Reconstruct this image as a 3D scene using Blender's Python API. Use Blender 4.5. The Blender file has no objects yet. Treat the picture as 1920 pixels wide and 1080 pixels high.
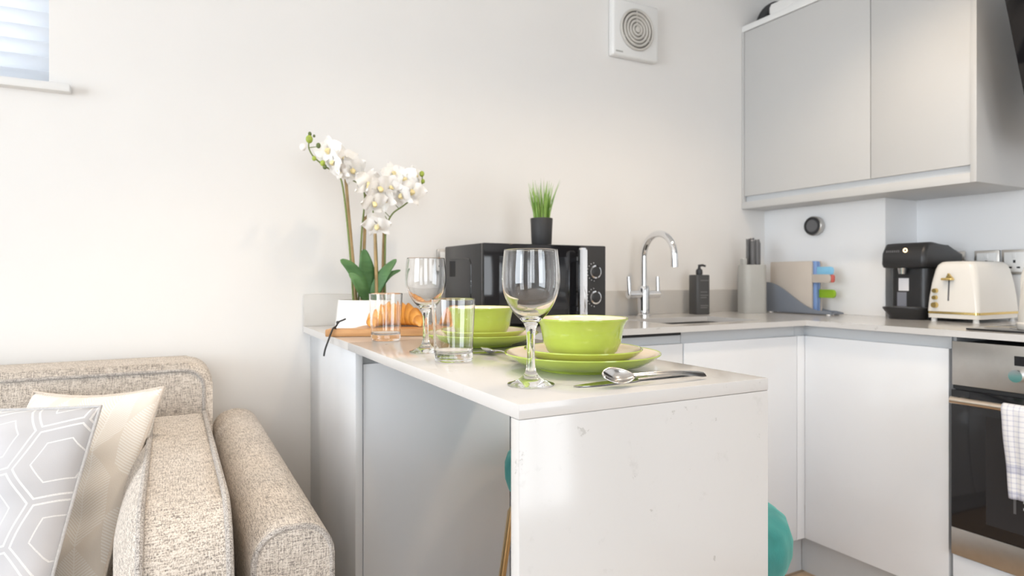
import bpy, bmesh, math, random
from mathutils import Vector, Matrix

random.seed(7)
PI = math.pi
scene = bpy.context.scene
col = scene.collection

# ------------------------------------------------------------------ camera
F_PX = 1199.0                       # focal length in pixels of a 1920 wide frame
YAW = math.radians(28.2)            # turned right from the back wall's normal
CAM_Z = 1.048
HORIZON = 520.0
cam_data = bpy.data.cameras.new('camera')
cam = bpy.data.objects.new('camera', cam_data)
col.objects.link(cam)
cam.location = (0, 0, CAM_Z)
cam.rotation_euler = (PI / 2, 0, -YAW)
cam_data.sensor_width = 36.0
cam_data.lens = 36.0 * F_PX / 1920.0
cam_data.shift_y = -(540.0 - HORIZON) / 1920.0
cam_data.clip_start = 0.02
cam_data.dof.use_dof = True
cam_data.dof.focus_distance = 0.98
cam_data.dof.aperture_fstop = 5.6
scene.camera = cam

# ------------------------------------------------------------------ world, lights, exposure
world = bpy.data.worlds.new('world')
scene.world = world
world.use_nodes = True
wbg = world.node_tree.nodes['Background']
wbg.inputs[0].default_value = (0.93, 0.965, 1.0, 1)
wbg.inputs[1].default_value = 8.0


def area_light(name, loc, rot, sx, sy, power, color):
    d = bpy.data.lights.new(name, 'AREA')
    d.shape = 'RECTANGLE'
    d.size, d.size_y = sx, sy
    d.energy = power
    d.color = color
    o = bpy.data.objects.new(name, d)
    o.location = loc
    o.rotation_euler = rot
    col.objects.link(o)
    return o


# daylight in the openings of the room's windows (left wall, and two behind the camera)
area_light('daylight_left', (-3.76, -0.10, 1.25), (0, -PI / 2, 0), 1.9, 2.2, 160, (0.80, 0.90, 1.0))
area_light('daylight_rear', (-0.95, -2.16, 1.35), (PI / 2, 0, 0), 1.1, 1.7, 20, (0.86, 0.93, 1.0))
area_light('daylight_rear_right', (0.95, -2.16, 1.35), (PI / 2, 0, 0), 0.9, 1.7, 15, (0.86, 0.93, 1.0))


def downlight(x, y, power, ang=125):
    d = bpy.data.lights.new('ceiling_downlight', 'SPOT')
    d.energy = power
    d.color = (1.0, 0.80, 0.58)
    d.spot_size = math.radians(ang)
    d.spot_blend = 0.6
    d.shadow_soft_size = 0.045
    o = bpy.data.objects.new('ceiling_downlight', d)
    o.location = (x, y, 2.37)
    col.objects.link(o)


for (x, y, p) in ((0.80, 1.0, 34), (1.60, 1.0, 46), (1.55, 0.15, 28)):
    downlight(x, y, p)
downlight(0.03, 1.22, 52, 78)

vs = scene.view_settings
vs.view_transform = 'Standard'
vs.look = 'None'
vs.gamma = 1.0
vs.use_curve_mapping = False
vs.exposure = -0.86
scene.cycles.max_bounces = 14
scene.cycles.transmission_bounces = 14
scene.cycles.glossy_bounces = 6
scene.cycles.transparent_max_bounces = 12
scene.cycles.caustics_refractive = True
scene.cycles.caustics_reflective = False
scene.cycles.blur_glossy = 0.6
scene.cycles.sample_clamp_indirect = 8.0


def at(u, v, Y):
    """world point on the plane y = Y along the sight line of picture point u, v"""
    a = (u - 960.0) / F_PX
    dx = math.sin(YAW) + a * math.cos(YAW)
    dy = math.cos(YAW) - a * math.sin(YAW)
    dz = (HORIZON - v) / F_PX
    t = Y / dy
    return Vector((dx * t, Y, CAM_Z + dz * t))


# ------------------------------------------------------------------ materials
class NT:
    def __init__(s, name):
        s.m = bpy.data.materials.new(name)
        s.m.use_nodes = True
        s.t = s.m.node_tree
        s.bsdf = s.t.nodes['Principled BSDF']

    def node(s, typ, **kw):
        n = s.t.nodes.new(typ)
        for k, v in kw.items():
            setattr(n, k, v)
        return n

    def link(s, a, b):
        s.t.links.new(a, b)

    def math(s, op, a, b=None, c=None):
        n = s.node('ShaderNodeMath', operation=op)
        for i, x in enumerate((a, b, c)):
            if x is None:
                continue
            if isinstance(x, (int, float)):
                n.inputs[i].default_value = x
            else:
                s.link(x, n.inputs[i])
        return n.outputs[0]

    def mix(s, fac, a, b):
        n = s.node('ShaderNodeMix', data_type='RGBA')
        if isinstance(fac, (int, float)):
            n.inputs[0].default_value = fac
        else:
            s.link(fac, n.inputs[0])
        for i, x in ((6, a), (7, b)):
            if isinstance(x, tuple):
                n.inputs[i].default_value = (*x[:3], 1)
            else:
                s.link(x, n.inputs[i])
        return n.outputs[2]

    def coords(s, kind='Object', scale=(1, 1, 1), rot=(0, 0, 0)):
        tc = s.node('ShaderNodeTexCoord')
        mp = s.node('ShaderNodeMapping')
        mp.inputs['Scale'].default_value = scale
        mp.inputs['Rotation'].default_value = rot
        s.link(tc.outputs[kind], mp.inputs['Vector'])
        return mp.outputs[0]

    def noise(s, vec, scale=1.0, detail=3.0, rough=0.55):
        n = s.node('ShaderNodeTexNoise')
        n.inputs['Scale'].default_value = scale
        n.inputs['Detail'].default_value = detail
        n.inputs['Roughness'].default_value = rough
        s.link(vec, n.inputs['Vector'])
        return n.outputs['Fac']

    def ramp(s, fac, stops):
        n = s.node('ShaderNodeValToRGB')
        cr = n.color_ramp
        cr.elements[0].position, cr.elements[0].color = stops[0][0], (*stops[0][1], 1)
        cr.elements[1].position, cr.elements[1].color = stops[-1][0], (*stops[-1][1], 1)
        for p, c in stops[1:-1]:
            e = cr.elements.new(p)
            e.color = (*c, 1)
        s.link(fac, n.inputs[0])
        return n.outputs[0]

    def bump(s, h, strength, dist):
        n = s.node('ShaderNodeBump')
        n.inputs['Strength'].default_value = strength
        n.inputs['Distance'].default_value = dist
        s.link(h, n.inputs['Height'])
        s.link(n.outputs[0], s.bsdf.inputs['Normal'])

    def set(s, **kw):
        for k, v in kw.items():
            s.bsdf.inputs[k.replace('_', ' ')].default_value = v


def plain(name, c, rough=0.5, metal=0.0, vary=0.03, scale=12.0, bump=0.0, bscale=200.0, spec=0.5, coat=0.0):
    """a material with slight procedural variation of its colour"""
    n = NT(name)
    v = n.coords('Object')
    f = n.noise(v, scale)
    lo = tuple(x * (1 - vary) for x in c)
    hi = tuple(min(1, x * (1 + vary)) for x in c)
    n.link(n.ramp(f, [(0.3, lo), (0.7, hi)]), n.bsdf.inputs['Base Color'])
    n.set(Roughness=rough, Metallic=metal)
    n.bsdf.inputs['Specular IOR Level'].default_value = spec
    if coat:
        n.bsdf.inputs['Coat Weight'].default_value = coat
        n.bsdf.inputs['Coat Roughness'].default_value = 0.06
    if bump:
        n.bump(n.noise(v, bscale), bump, 0.002)
    return n.m


M = {}
M['wall'] = plain('wall_paint', (0.80, 0.785, 0.765), 0.85, vary=0.012, scale=3, bump=0.05, bscale=350)
M['ceiling'] = plain('ceiling_paint', (0.84, 0.84, 0.83), 0.9, vary=0.01)
M['white_paint'] = plain('white_satin_paint', (0.82, 0.82, 0.81), 0.4, vary=0.01)
M['gloss_door'] = plain('gloss_light_grey_lacquer', (0.80, 0.82, 0.85), 0.14, vary=0.01, scale=4, spec=0.5)
M['matt_door'] = plain('light_grey_matt_lacquer', (0.575, 0.57, 0.56), 0.45, vary=0.01, scale=4)
M['rail'] = plain('grey_handle_rail', (0.56, 0.58, 0.60), 0.35, vary=0.01)
M['plinth'] = plain('grey_plinth', (0.56, 0.57, 0.58), 0.4, vary=0.01)
M['upstand'] = plain('greige_upstand', (0.60, 0.58, 0.55), 0.3, vary=0.02)
M['black_gap'] = plain('black_gap_fill', (0.015, 0.015, 0.016), 0.6)
M['black_plastic'] = plain('black_plastic', (0.022, 0.022, 0.024), 0.35)
M['black_matt'] = plain('matt_black', (0.028, 0.028, 0.03), 0.6, bump=0.1)
M['black_gloss'] = plain('gloss_black_glass', (0.012, 0.012, 0.014), 0.06)
M['grey_plastic'] = plain('grey_plastic', (0.12, 0.12, 0.125), 0.4)
M['dark_slate'] = plain('slate_plastic', (0.20, 0.225, 0.27), 0.45)
M['chrome'] = plain('chrome', (0.80, 0.81, 0.83), 0.08, 1.0, vary=0.01)
M['cutlery'] = plain('polished_cutlery_steel', (0.66, 0.65, 0.64), 0.16, 1.0, vary=0.02)
M['steel'] = plain('brushed_steel', (0.56, 0.54, 0.51), 0.34, 1.0, vary=0.03, scale=40)
M['gold'] = plain('brushed_gold', (0.78, 0.58, 0.22), 0.25, 1.0, vary=0.03)
M['brass_leg'] = plain('brass_leg', (0.80, 0.62, 0.36), 0.3, 1.0, vary=0.03)
M['cream_gloss'] = plain('cream_gloss_enamel', (0.80, 0.775, 0.73), 0.18, vary=0.01)
M['white_gloss'] = plain('white_glazed_ceramic', (0.85, 0.85, 0.84), 0.15, vary=0.01)
M['white_plastic'] = plain('white_plastic', (0.80, 0.80, 0.79), 0.35, vary=0.01)
M['fan_grille'] = plain('fan_grille_plastic', (0.58, 0.56, 0.52), 0.4, vary=0.01)
M['fan_dark'] = plain('fan_recess', (0.20, 0.185, 0.165), 0.6)
M['green_glaze'] = plain('lime_green_glaze', (0.41, 0.51, 0.075), 0.12, vary=0.05, scale=25, coat=0.4)
M['cream_glaze'] = plain('cream_glaze', (0.80, 0.69, 0.58), 0.15, vary=0.02, coat=0.3)
M['soil'] = plain('soil_moss', (0.10, 0.075, 0.05), 0.9, vary=0.3, scale=90, bump=0.6)
M['velvet'] = None
M['stick'] = plain('bamboo_cane', (0.40, 0.28, 0.13), 0.55, vary=0.2, scale=30)
M['stem'] = plain('orchid_stem', (0.17, 0.22, 0.06), 0.5, vary=0.15, scale=40)
M['bud'] = plain('green_bud', (0.33, 0.42, 0.06), 0.5, vary=0.2, scale=50)
M['dark_bud'] = plain('dark_bud', (0.12, 0.16, 0.05), 0.5, vary=0.2, scale=50)
M['lip'] = plain('orchid_lip_yellow', (0.86, 0.74, 0.40), 0.5, vary=0.15, scale=60)
M['leather'] = plain('black_leather', (0.02, 0.02, 0.02), 0.55)
M['blue_tab'] = plain('sky_blue_plastic', (0.24, 0.55, 0.80), 0.4)
M['blue_board'] = plain('blue_board_plastic', (0.20, 0.32, 0.60), 0.4)
M['pink_tab'] = plain('red_plastic', (0.55, 0.12, 0.10), 0.4)
M['green_tab'] = plain('green_plastic', (0.27, 0.46, 0.02), 0.4)
M['beige_board'] = plain('beige_board_plastic', (0.52, 0.47, 0.42), 0.5)
M['print'] = plain('pale_print_and_glint', (0.55, 0.55, 0.56), 0.5)
M['soap'] = plain('dark_grey_bottle', (0.055, 0.055, 0.056), 0.35)
M['block'] = plain('grey_soft_plastic', (0.42, 0.42, 0.40), 0.4)
M['label_white'] = plain('white_paper_label', (0.75, 0.75, 0.78), 0.5)
M['splash'] = plain('right_wall_paint', (0.86, 0.865, 0.875), 0.4, vary=0.008, scale=3)


def glass(name, rough=0.0, tint=(1, 1, 1)):
    n = NT(name)
    v = n.coords('Object')
    n.link(n.ramp(n.noise(v, 4), [(0, tint), (1, tint)]), n.bsdf.inputs['Base Color'])
    n.set(Roughness=rough, IOR=1.48)
    n.bsdf.inputs['Transmission Weight'].default_value = 1.0
    return n.m


M['glass'] = glass('clear_drinking_glass')
M['pane'] = glass('window_glass')


def quartz():
    n = NT('white_quartz')
    v = n.coords('Object')
    vein = n.noise(v, 7.0, 6, 0.62)
    fine = n.noise(v, 26.0, 5, 0.7)
    a = n.math('SUBTRACT', vein, 0.5)
    a = n.math('ABSOLUTE', a)
    line = n.math('LESS_THAN', a, 0.016)
    spot = n.math('GREATER_THAN', fine, 0.635)
    f = n.math('MULTIPLY', line, spot)
    soft = n.math('MULTIPLY', n.math('SMOOTH_MIN', n.math('MULTIPLY', n.math('MAXIMUM', n.math('SUBTRACT', fine, 0.60), 0.0), 2.0), 0.25, 0.1), 1.0)
    f = n.math('MAXIMUM', n.math('MULTIPLY', f, 0.6), n.math('MAXIMUM', soft, 0.0))
    n.link(n.mix(f, (0.63, 0.62, 0.61), (0.40, 0.39, 0.37)), n.bsdf.inputs['Base Color'])
    n.set(Roughness=0.13)
    return n.m


M['quartz'] = quartz()


def linen(name, dark, mid, light, k=1.0):
    n = NT(name)
    fx = n.noise(n.coords('Object', (48 * k, 430 * k, 430 * k)), 1.0, 2, 0.6)
    fy = n.noise(n.coords('Object', (430 * k, 48 * k, 430 * k)), 1.0, 2, 0.6)
    fz = n.noise(n.coords('Object', (430 * k, 430 * k, 48 * k)), 1.0, 2, 0.6)
    big = n.noise(n.coords('Object', (9, 9, 9)), 1.0, 3)
    s = n.math('ADD', n.math('ADD', fx, fy), fz)
    s = n.math('MULTIPLY_ADD', n.math('SUBTRACT', s, 1.5), 1.0, 0.5)
    s = n.math('ADD', s, n.math('MULTIPLY', n.math('SUBTRACT', big, 0.5), 0.18))
    n.link(n.ramp(s, [(0.20, dark), (0.45, mid), (0.68, light)]), n.bsdf.inputs['Base Color'])
    n.set(Roughness=0.92)
    n.bsdf.inputs['Specular IOR Level'].default_value = 0.15
    n.bsdf.inputs['Sheen Weight'].default_value = 0.15
    n.bump(s, 0.7, 0.0018)
    return n.m


M['linen'] = linen('oatmeal_linen_weave', (0.25, 0.225, 0.205), (0.575, 0.51, 0.445), (0.80, 0.735, 0.665), 1.15)
M['piping'] = linen('linen_piping', (0.20, 0.18, 0.17), (0.44, 0.405, 0.375), (0.66, 0.62, 0.58), 1.6)


def velvet():
    n = NT('teal_velvet')
    f = n.noise(n.coords('Object'), 18, 4)
    n.link(n.ramp(f, [(0.3, (0.008, 0.14, 0.135)), (0.7, (0.02, 0.235, 0.22))]), n.bsdf.inputs['Base Color'])
    n.set(Roughness=0.8)
    n.bsdf.inputs['Sheen Weight'].default_value = 0.6
    n.bsdf.inputs['Sheen Tint'].default_value = (0.35, 0.8, 0.75, 1)
    n.bump(n.noise(n.coords('Object'), 300), 0.2, 0.001)
    return n.m


M['velvet'] = velvet()


def hex_cushion():
    n = NT('grey_satin_with_hexagon_embroidery')
    tc = n.node('ShaderNodeTexCoord')
    sp = n.node('ShaderNodeSeparateXYZ')
    mp = n.node('ShaderNodeMapping')
    mp.inputs['Scale'].default_value = (4.0, 3.4, 1)
    mp.inputs['Rotation'].default_value = (0, 0, math.radians(14))
    n.link(tc.outputs['UV'], mp.inputs['Vector'])
    n.link(mp.outputs[0], sp.inputs[0])
    px, py = sp.outputs[0], sp.outputs[1]
    R3 = 1.7320508
    ax = n.math('SUBTRACT', n.math('FLOORED_MODULO', px, 1.0), 0.5)
    ay = n.math('SUBTRACT', n.math('FLOORED_MODULO', py, R3), R3 / 2)
    bx = n.math('SUBTRACT', n.math('FLOORED_MODULO', n.math('SUBTRACT', px, 0.5), 1.0), 0.5)
    by = n.math('SUBTRACT', n.math('FLOORED_MODULO', n.math('SUBTRACT', py, R3 / 2), R3), R3 / 2)

    def hexd(x, y):
        x, y = n.math('ABSOLUTE', x), n.math('ABSOLUTE', y)
        return n.math('MAXIMUM', x, n.math('ADD', n.math('MULTIPLY', x, 0.5), n.math('MULTIPLY', y, R3 / 2)))
    d = n.math('MINIMUM', hexd(ax, ay), hexd(bx, by))
    l1 = n.math('LESS_THAN', n.math('ABSOLUTE', n.math('SUBTRACT', d, 0.458)), 0.0125)
    l2 = n.math('LESS_THAN', n.math('ABSOLUTE', n.math('SUBTRACT', d, 0.27)), 0.009)
    line = n.math('MAXIMUM', l1, l2)
    th = n.noise(n.coords('Object', (1, 1, 1)), 700, 2)
    base = n.ramp(n.noise(n.coords('Object'), 7, 3), [(0.3, (0.44, 0.44, 0.46)), (0.7, (0.53, 0.53, 0.555))])
    wh = n.ramp(th, [(0.3, (0.64, 0.64, 0.65)), (0.7, (0.80, 0.80, 0.80))])
    n.link(n.mix(line, base, wh), n.bsdf.inputs['Base Color'])
    n.set(Roughness=0.5)
    n.bsdf.inputs['Sheen Weight'].default_value = 0.3
    n.bump(n.math('ADD', line, n.math('MULTIPLY', th, 0.2)), 0.5, 0.0012)
    return n.m


def leaf_cushion():
    n = NT('cream_cloth_with_leaf_weave')
    tc = n.node('ShaderNodeTexCoord')
    sp = n.node('ShaderNodeSeparateXYZ')
    mp = n.node('ShaderNodeMapping')
    mp.inputs['Rotation'].default_value = (0, 0, math.radians(-6))
    n.link(tc.outputs['UV'], mp.inputs['Vector'])
    n.link(mp.outputs[0], sp.inputs[0])
    x, y = sp.outputs[0], sp.outputs[1]
    xx = n.math('SUBTRACT', n.math('FLOORED_MODULO', x, 0.20), 0.10)
    axx = n.math('ABSOLUTE', xx)
    yy = n.math('FLOORED_MODULO', n.math('ADD', y, n.math('MULTIPLY', n.math('FLOOR', n.math('DIVIDE', x, 0.20)), 0.17)), 0.42)
    prof = n.math('MULTIPLY', n.math('SINE', n.math('MULTIPLY', yy, PI / 0.42)), 0.13)
    inside = n.math('LESS_THAN', axx, prof)
    st = n.math('SINE', n.math('MULTIPLY', n.math('SUBTRACT', y, n.math('MULTIPLY', axx, 0.8)), 2 * PI / 0.0135))
    st = n.math('GREATER_THAN', st, 0.0)
    mid = n.math('LESS_THAN', axx, 0.003)
    f = n.math('MAXIMUM', n.math('MULTIPLY', inside, st), n.math('MULTIPLY', mid, inside))
    n.link(n.mix(f, (0.80, 0.74, 0.66), (0.91, 0.88, 0.83)), n.bsdf.inputs['Base Color'])
    n.set(Roughness=0.75)
    n.bsdf.inputs['Sheen Weight'].default_value = 0.2
    n.bump(n.math('ADD', f, n.noise(n.coords('Object'), 500)), 0.4, 0.0012)
    return n.m


M['hex'] = hex_cushion()
M['leafcloth'] = leaf_cushion()
M['cream_piping'] = plain('cream_piping', (0.66, 0.58, 0.50), 0.7, vary=0.1, scale=300)
M['grey_piping'] = plain('grey_piping', (0.50, 0.49, 0.49), 0.6, vary=0.1, scale=300)


def towel_mat():
    n = NT('white_checked_cotton')
    tc = n.node('ShaderNodeTexCoord')
    sp = n.node('ShaderNodeSeparateXYZ')
    n.link(tc.outputs['UV'], sp.inputs[0])
    x, y = sp.outputs[0], sp.outputs[1]
    lx = n.math('LESS_THAN', n.math('FLOORED_MODULO', x, 0.013), 0.0032)
    ly = n.math('LESS_THAN', n.math('FLOORED_MODULO', y, 0.013), 0.0032)
    band = n.math('LESS_THAN', n.math('ABSOLUTE', n.math('SUBTRACT', y, 0.075)), 0.012)
    band2 = n.math('LESS_THAN', y, 0.02)
    f = n.math('ADD', n.math('MULTIPLY', lx, 0.35), n.math('MULTIPLY', ly, 0.35))
    f = n.math('MINIMUM', n.math('ADD', f, n.math('MULTIPLY', n.math('MAXIMUM', band, band2), 0.45)), 1.0)
    n.link(n.mix(f, (0.84, 0.84, 0.86), (0.42, 0.44, 0.58)), n.bsdf.inputs['Base Color'])
    n.set(Roughness=0.9)
    n.bump(n.noise(n.coords('Object'), 600), 0.4, 0.001)
    return n.m


M['towel'] = towel_mat()


def wood(name, c0, c1, scale=(6, 60, 60), rough=0.45):
    n = NT(name)
    f = n.noise(n.coords('Object', scale), 1.0, 5, 0.6)
    n.link(n.ramp(f, [(0.3, c0), (0.7, c1)]), n.bsdf.inputs['Base Color'])
    n.set(Roughness=rough)
    n.bump(f, 0.15, 0.001)
    return n.m


M['board'] = wood('acacia_board', (0.40, 0.19, 0.07), (0.66, 0.38, 0.17))


def floor_mat():
    n = NT('oak_plank_floor')
    v = n.coords('Object')
    br = n.node('ShaderNodeTexBrick')
    br.inputs['Scale'].default_value = 1.0
    br.inputs['Brick Width'].default_value = 1.2
    br.inputs['Row Height'].default_value = 0.19
    br.inputs['Mortar Size'].default_value = 0.002
    br.inputs['Color1'].default_value = (0.40, 0.27, 0.16, 1)
    br.inputs['Color2'].default_value = (0.50, 0.35, 0.22, 1)
    br.inputs['Mortar'].default_value = (0.12, 0.08, 0.05, 1)
    n.link(v, br.inputs['Vector'])
    g = n.noise(n.coords('Object', (3, 50, 50)), 1.0, 5)
    n.link(n.mix(n.math('MULTIPLY', g, 0.45), br.outputs['Color'], (0.62, 0.45, 0.29)), n.bsdf.inputs['Base Color'])
    n.set(Roughness=0.4)
    return n.m


M['floor'] = floor_mat()


def petal_mat():
    n = NT('orchid_petal')
    f = n.noise(n.coords('Object'), 60, 3)
    n.link(n.ramp(f, [(0.3, (0.86, 0.84, 0.81)), (0.7, (0.93, 0.92, 0.90))]), n.bsdf.inputs['Base Color'])
    n.set(Roughness=0.6)
    n.bsdf.inputs['Subsurface Weight'].default_value = 0.15
    n.bsdf.inputs['Subsurface Radius'].default_value = (0.004, 0.004, 0.003)
    return n.m


M['petal'] = petal_mat()


def leaf_mat():
    n = NT('orchid_leaf')
    f = n.noise(n.coords('Object', (12, 12, 40)), 1.0, 4)
    n.link(n.ramp(f, [(0.3, (0.05, 0.14, 0.05)), (0.7, (0.11, 0.25, 0.09))]), n.bsdf.inputs['Base Color'])
    n.set(Roughness=0.4)
    return n.m


M['leaf'] = leaf_mat()


def grass_mat():
    n = NT('artificial_grass_blade')
    f = n.noise(n.coords('Object', (120, 120, 12)), 1.0, 3)
    n.link(n.ramp(f, [(0.3, (0.10, 0.25, 0.03)), (0.7, (0.38, 0.55, 0.14))]), n.bsdf.inputs['Base Color'])
    n.set(Roughness=0.55)
    return n.m


M['grass'] = grass_mat()


def croissant_mat():
    n = NT('croissant_crust')
    tc = n.node('ShaderNodeTexCoord')
    sp = n.node('ShaderNodeSeparateXYZ')
    n.link(tc.outputs['UV'], sp.inputs[0])
    w = n.math('FLOORED_MODULO', sp.outputs[0], 1.0)
    f = n.noise(n.coords('Object', (80, 80, 80)), 1.0, 4)
    s = n.math('ADD', n.math('MULTIPLY', w, 0.6), n.math('MULTIPLY', f, 0.5))
    n.link(n.ramp(s, [(0.15, (0.80, 0.48, 0.16)), (0.5, (0.70, 0.33, 0.055)), (0.9, (0.42, 0.15, 0.02))]), n.bsdf.inputs['Base Color'])
    n.set(Roughness=0.4)
    n.bump(f, 0.4, 0.003)
    return n.m


M['croissant'] = croissant_mat()


def glow(name, c, s):
    n = NT(name)
    n.set(Base_Color=(*c, 1))
    n.bsdf.inputs['Emission Color'].default_value = (*c, 1)
    n.bsdf.inputs['Emission Strength'].default_value = s
    return n.m


M['button_light'] = glow('button_light', (1.0, 0.75, 0.45), 4.0)


def blind_mat():
    n = NT('white_blind_slat')
    f = n.noise(n.coords('Object'), 5)
    n.link(n.ramp(f, [(0.3, (0.84, 0.85, 0.87)), (0.7, (0.88, 0.89, 0.90))]), n.bsdf.inputs['Base Color'])
    n.set(Roughness=0.45)
    tr = n.node('ShaderNodeBsdfTranslucent')
    tr.inputs[0].default_value = (0.9, 0.93, 0.97, 1)
    mx = n.node('ShaderNodeMixShader')
    mx.inputs[0].default_value = 0.6
    n.link(n.bsdf.outputs[0], mx.inputs[1])
    n.link(tr.outputs[0], mx.inputs[2])
    n.link(mx.outputs[0], n.t.nodes['Material Output'].inputs['Surface'])
    return n.m


M['blind'] = blind_mat()


# ------------------------------------------------------------------ mesh helpers
class MB:
    def __init__(s):
        s.bm = bmesh.new()
        s.uv = None

    def box(s, x0, x1, y0, y1, z0, z1, bev=0.0, seg=2, mat=0):
        m = Matrix.Translation(((x0 + x1) / 2, (y0 + y1) / 2, (z0 + z1) / 2)) @ Matrix.Diagonal((abs(x1 - x0), abs(y1 - y0), abs(z1 - z0), 1))
        r = bmesh.ops.create_cube(s.bm, size=1.0, matrix=m)
        vs_ = r['verts']
        if mat:
            for f in {f for v in vs_ for f in v.link_faces}:
                f.material_index = mat
        if bev:
            ed = list({e for v in vs_ for e in v.link_edges})
            bmesh.ops.bevel(s.bm, geom=ed, offset=bev, segments=seg, profile=0.5, affect='EDGES', clamp_overlap=True)
        return s

    def lathe(s, prof, n=48, c=(0, 0, 0), mats=None, rfun=None):
        """revolve (r, z) pairs about z; mats gives a material index per segment"""
        rings = []
        for (r, z) in prof:
            if r < 1e-6:
                rings.append([s.bm.verts.new((c[0], c[1], c[2] + z))])
            else:
                ring = []
                for i in range(n):
                    a = 2 * PI * i / n
                    k = rfun(a, r, z) if rfun else 1.0
                    ring.append(s.bm.verts.new((c[0] + r * k * math.cos(a), c[1] + r * k * math.sin(a), c[2] + z)))
                rings.append(ring)
        for j in range(len(rings) - 1):
            A, B = rings[j], rings[j + 1]
            for i in range(n):
                k = (i + 1) % n
                if len(A) == 1 and len(B) == 1:
                    continue
                if len(A) == 1:
                    f = s.bm.faces.new((A[0], B[k], B[i]))
                elif len(B) == 1:
                    f = s.bm.faces.new((A[i], A[k], B[0]))
                else:
                    f = s.bm.faces.new((A[i], A[k], B[k], B[i]))
                if mats:
                    f.material_index = mats[j]
        return s

    def tube(s, pts, rad, n=10, closed=False, caps=True):
        pts = [Vector(p) for p in pts]
        m = len(pts)
        rads = rad if isinstance(rad, (list, tuple)) else [rad] * m
        tans = []
        for i in range(m):
            if closed:
                t = pts[(i + 1) % m] - pts[i - 1]
            else:
                t = pts[min(i + 1, m - 1)] - pts[max(i - 1, 0)]
            tans.append(t.normalized())
        up = Vector((0, 0, 1)) if abs(tans[0].z) < 0.9 else Vector((1, 0, 0))
        nrm = (up - tans[0] * up.dot(tans[0])).normalized()
        rings = []
        for i in range(m):
            nrm = (nrm - tans[i] * nrm.dot(tans[i]))
            nrm = nrm.normalized() if nrm.length > 1e-6 else tans[i].orthogonal().normalized()
            b = tans[i].cross(nrm)
            rings.append([s.bm.verts.new(pts[i] + (nrm * math.cos(2 * PI * k / n) + b * math.sin(2 * PI * k / n)) * rads[i]) for k in range(n)])
        for i in range(m if closed else m - 1):
            A, B = rings[i], rings[(i + 1) % m]
            off = 0
            if closed and i == m - 1:
                off = min(range(n), key=lambda o: (A[0].co - B[o].co).length)
            for k in range(n):
                k2 = (k + 1) % n
                s.bm.faces.new((A[k], A[k2], B[(k2 + off) % n], B[(k + off) % n]))
        if caps and not closed:
            s.bm.faces.new(list(reversed(rings[0])))
            s.bm.faces.new(rings[-1])
        return s

    def cyl(s, p0, p1, r0, r1=None, n=24):
        return s.tube([p0, p1], [r0, r1 if r1 is not None else r0], n)

    def prism(s, outline, axis, a0, a1, bev=0.0, seg=2):
        """extrude a closed 2D outline; axis 'x': (y,z), 'y': (x,z), 'z': (x,y)"""
        def P(p, a):
            if axis == 'x':
                return (a, p[0], p[1])
            if axis == 'y':
                return (p[0], a, p[1])
            return (p[0], p[1], a)
        A = [s.bm.verts.new(P(p, a0)) for p in outline]
        B = [s.bm.verts.new(P(p, a1)) for p in outline]
        n = len(A)
        f0 = s.bm.faces.new(A)
        f1 = s.bm.faces.new(list(reversed(B)))
        for i in range(n):
            k = (i + 1) % n
            s.bm.faces.new((A[k], A[i], B[i], B[k]))
        if bev:
            ed = list(f0.edges) + list(f1.edges)
            bmesh.ops.bevel(s.bm, geom=ed, offset=bev, segments=seg, profile=0.5, affect='EDGES', clamp_overlap=True)
        return s

    def loft(s, sections, cap=True):
        rings = [[s.bm.verts.new(p) for p in sec] for sec in sections]
        n = len(rings[0])
        for j in range(len(rings) - 1):
            for i in range(n):
                k = (i + 1) % n
                s.bm.faces.new((rings[j][i], rings[j][k], rings[j + 1][k], rings[j + 1][i]))
        if cap:
            s.bm.faces.new(list(reversed(rings[0])))
            s.bm.faces.new(rings[-1])
        return s

    def grid(s, fn, nu, nv, uvfn=None, flip=False):
        V = [[s.bm.verts.new(fn(i / nu, j / nv)) for j in range(nv + 1)] for i in range(nu + 1)]
        if uvfn and s.uv is None:
            s.uv = s.bm.loops.layers.uv.new('UVMap')
        for i in range(nu):
            for j in range(nv):
                q = (V[i][j], V[i + 1][j], V[i + 1][j + 1], V[i][j + 1])
                w = ((i, j), (i + 1, j), (i + 1, j + 1), (i, j + 1))
                if flip:
                    q, w = q[::-1], w[::-1]
                f = s.bm.faces.new(q)
                if uvfn:
                    for lp, (a, b) in zip(f.loops, w):
                        lp[s.uv].uv = uvfn(a / nu, b / nv)
        return s

    def build(s, name, mats, parent=None, smooth=True, angle=38, weld=False):
        if weld:
            bmesh.ops.remove_doubles(s.bm, verts=s.bm.verts, dist=1e-5)
        bmesh.ops.recalc_face_normals(s.bm, faces=s.bm.faces)
        me = bpy.data.meshes.new(name)
        s.bm.to_mesh(me)
        s.bm.free()
        for m in (mats if isinstance(mats, (list, tuple)) else [mats]):
            me.materials.append(m)
        if smooth:
            me.polygons.foreach_set('use_smooth', [True] * len(me.polygons))
            me.set_sharp_from_angle(angle=math.radians(angle))
        o = bpy.data.objects.new(name, me)
        col.objects.link(o)
        if parent is not None:
            o.parent = parent
        return o


def tag(o, label, cat, group=None):
    o['label'] = label
    o['category'] = cat
    if group:
        o['group'] = group
    return o


def thing(name, label, cat, loc=(0, 0, 0), rz=0.0, group=None):
    o = bpy.data.objects.new(name, None)
    o.empty_display_size = 0.05
    col.objects.link(o)
    o.location = loc
    o.rotation_euler = (0, 0, rz)
    return tag(o, label, cat, group)


def struct(o):
    o['kind'] = 'structure'
    return o


def copy_tree(o, parent=None):
    c = o.copy()
    col.objects.link(c)
    c.parent = parent
    for ch in list(o.children):
        copy_tree(ch, c)
    return c


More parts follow.
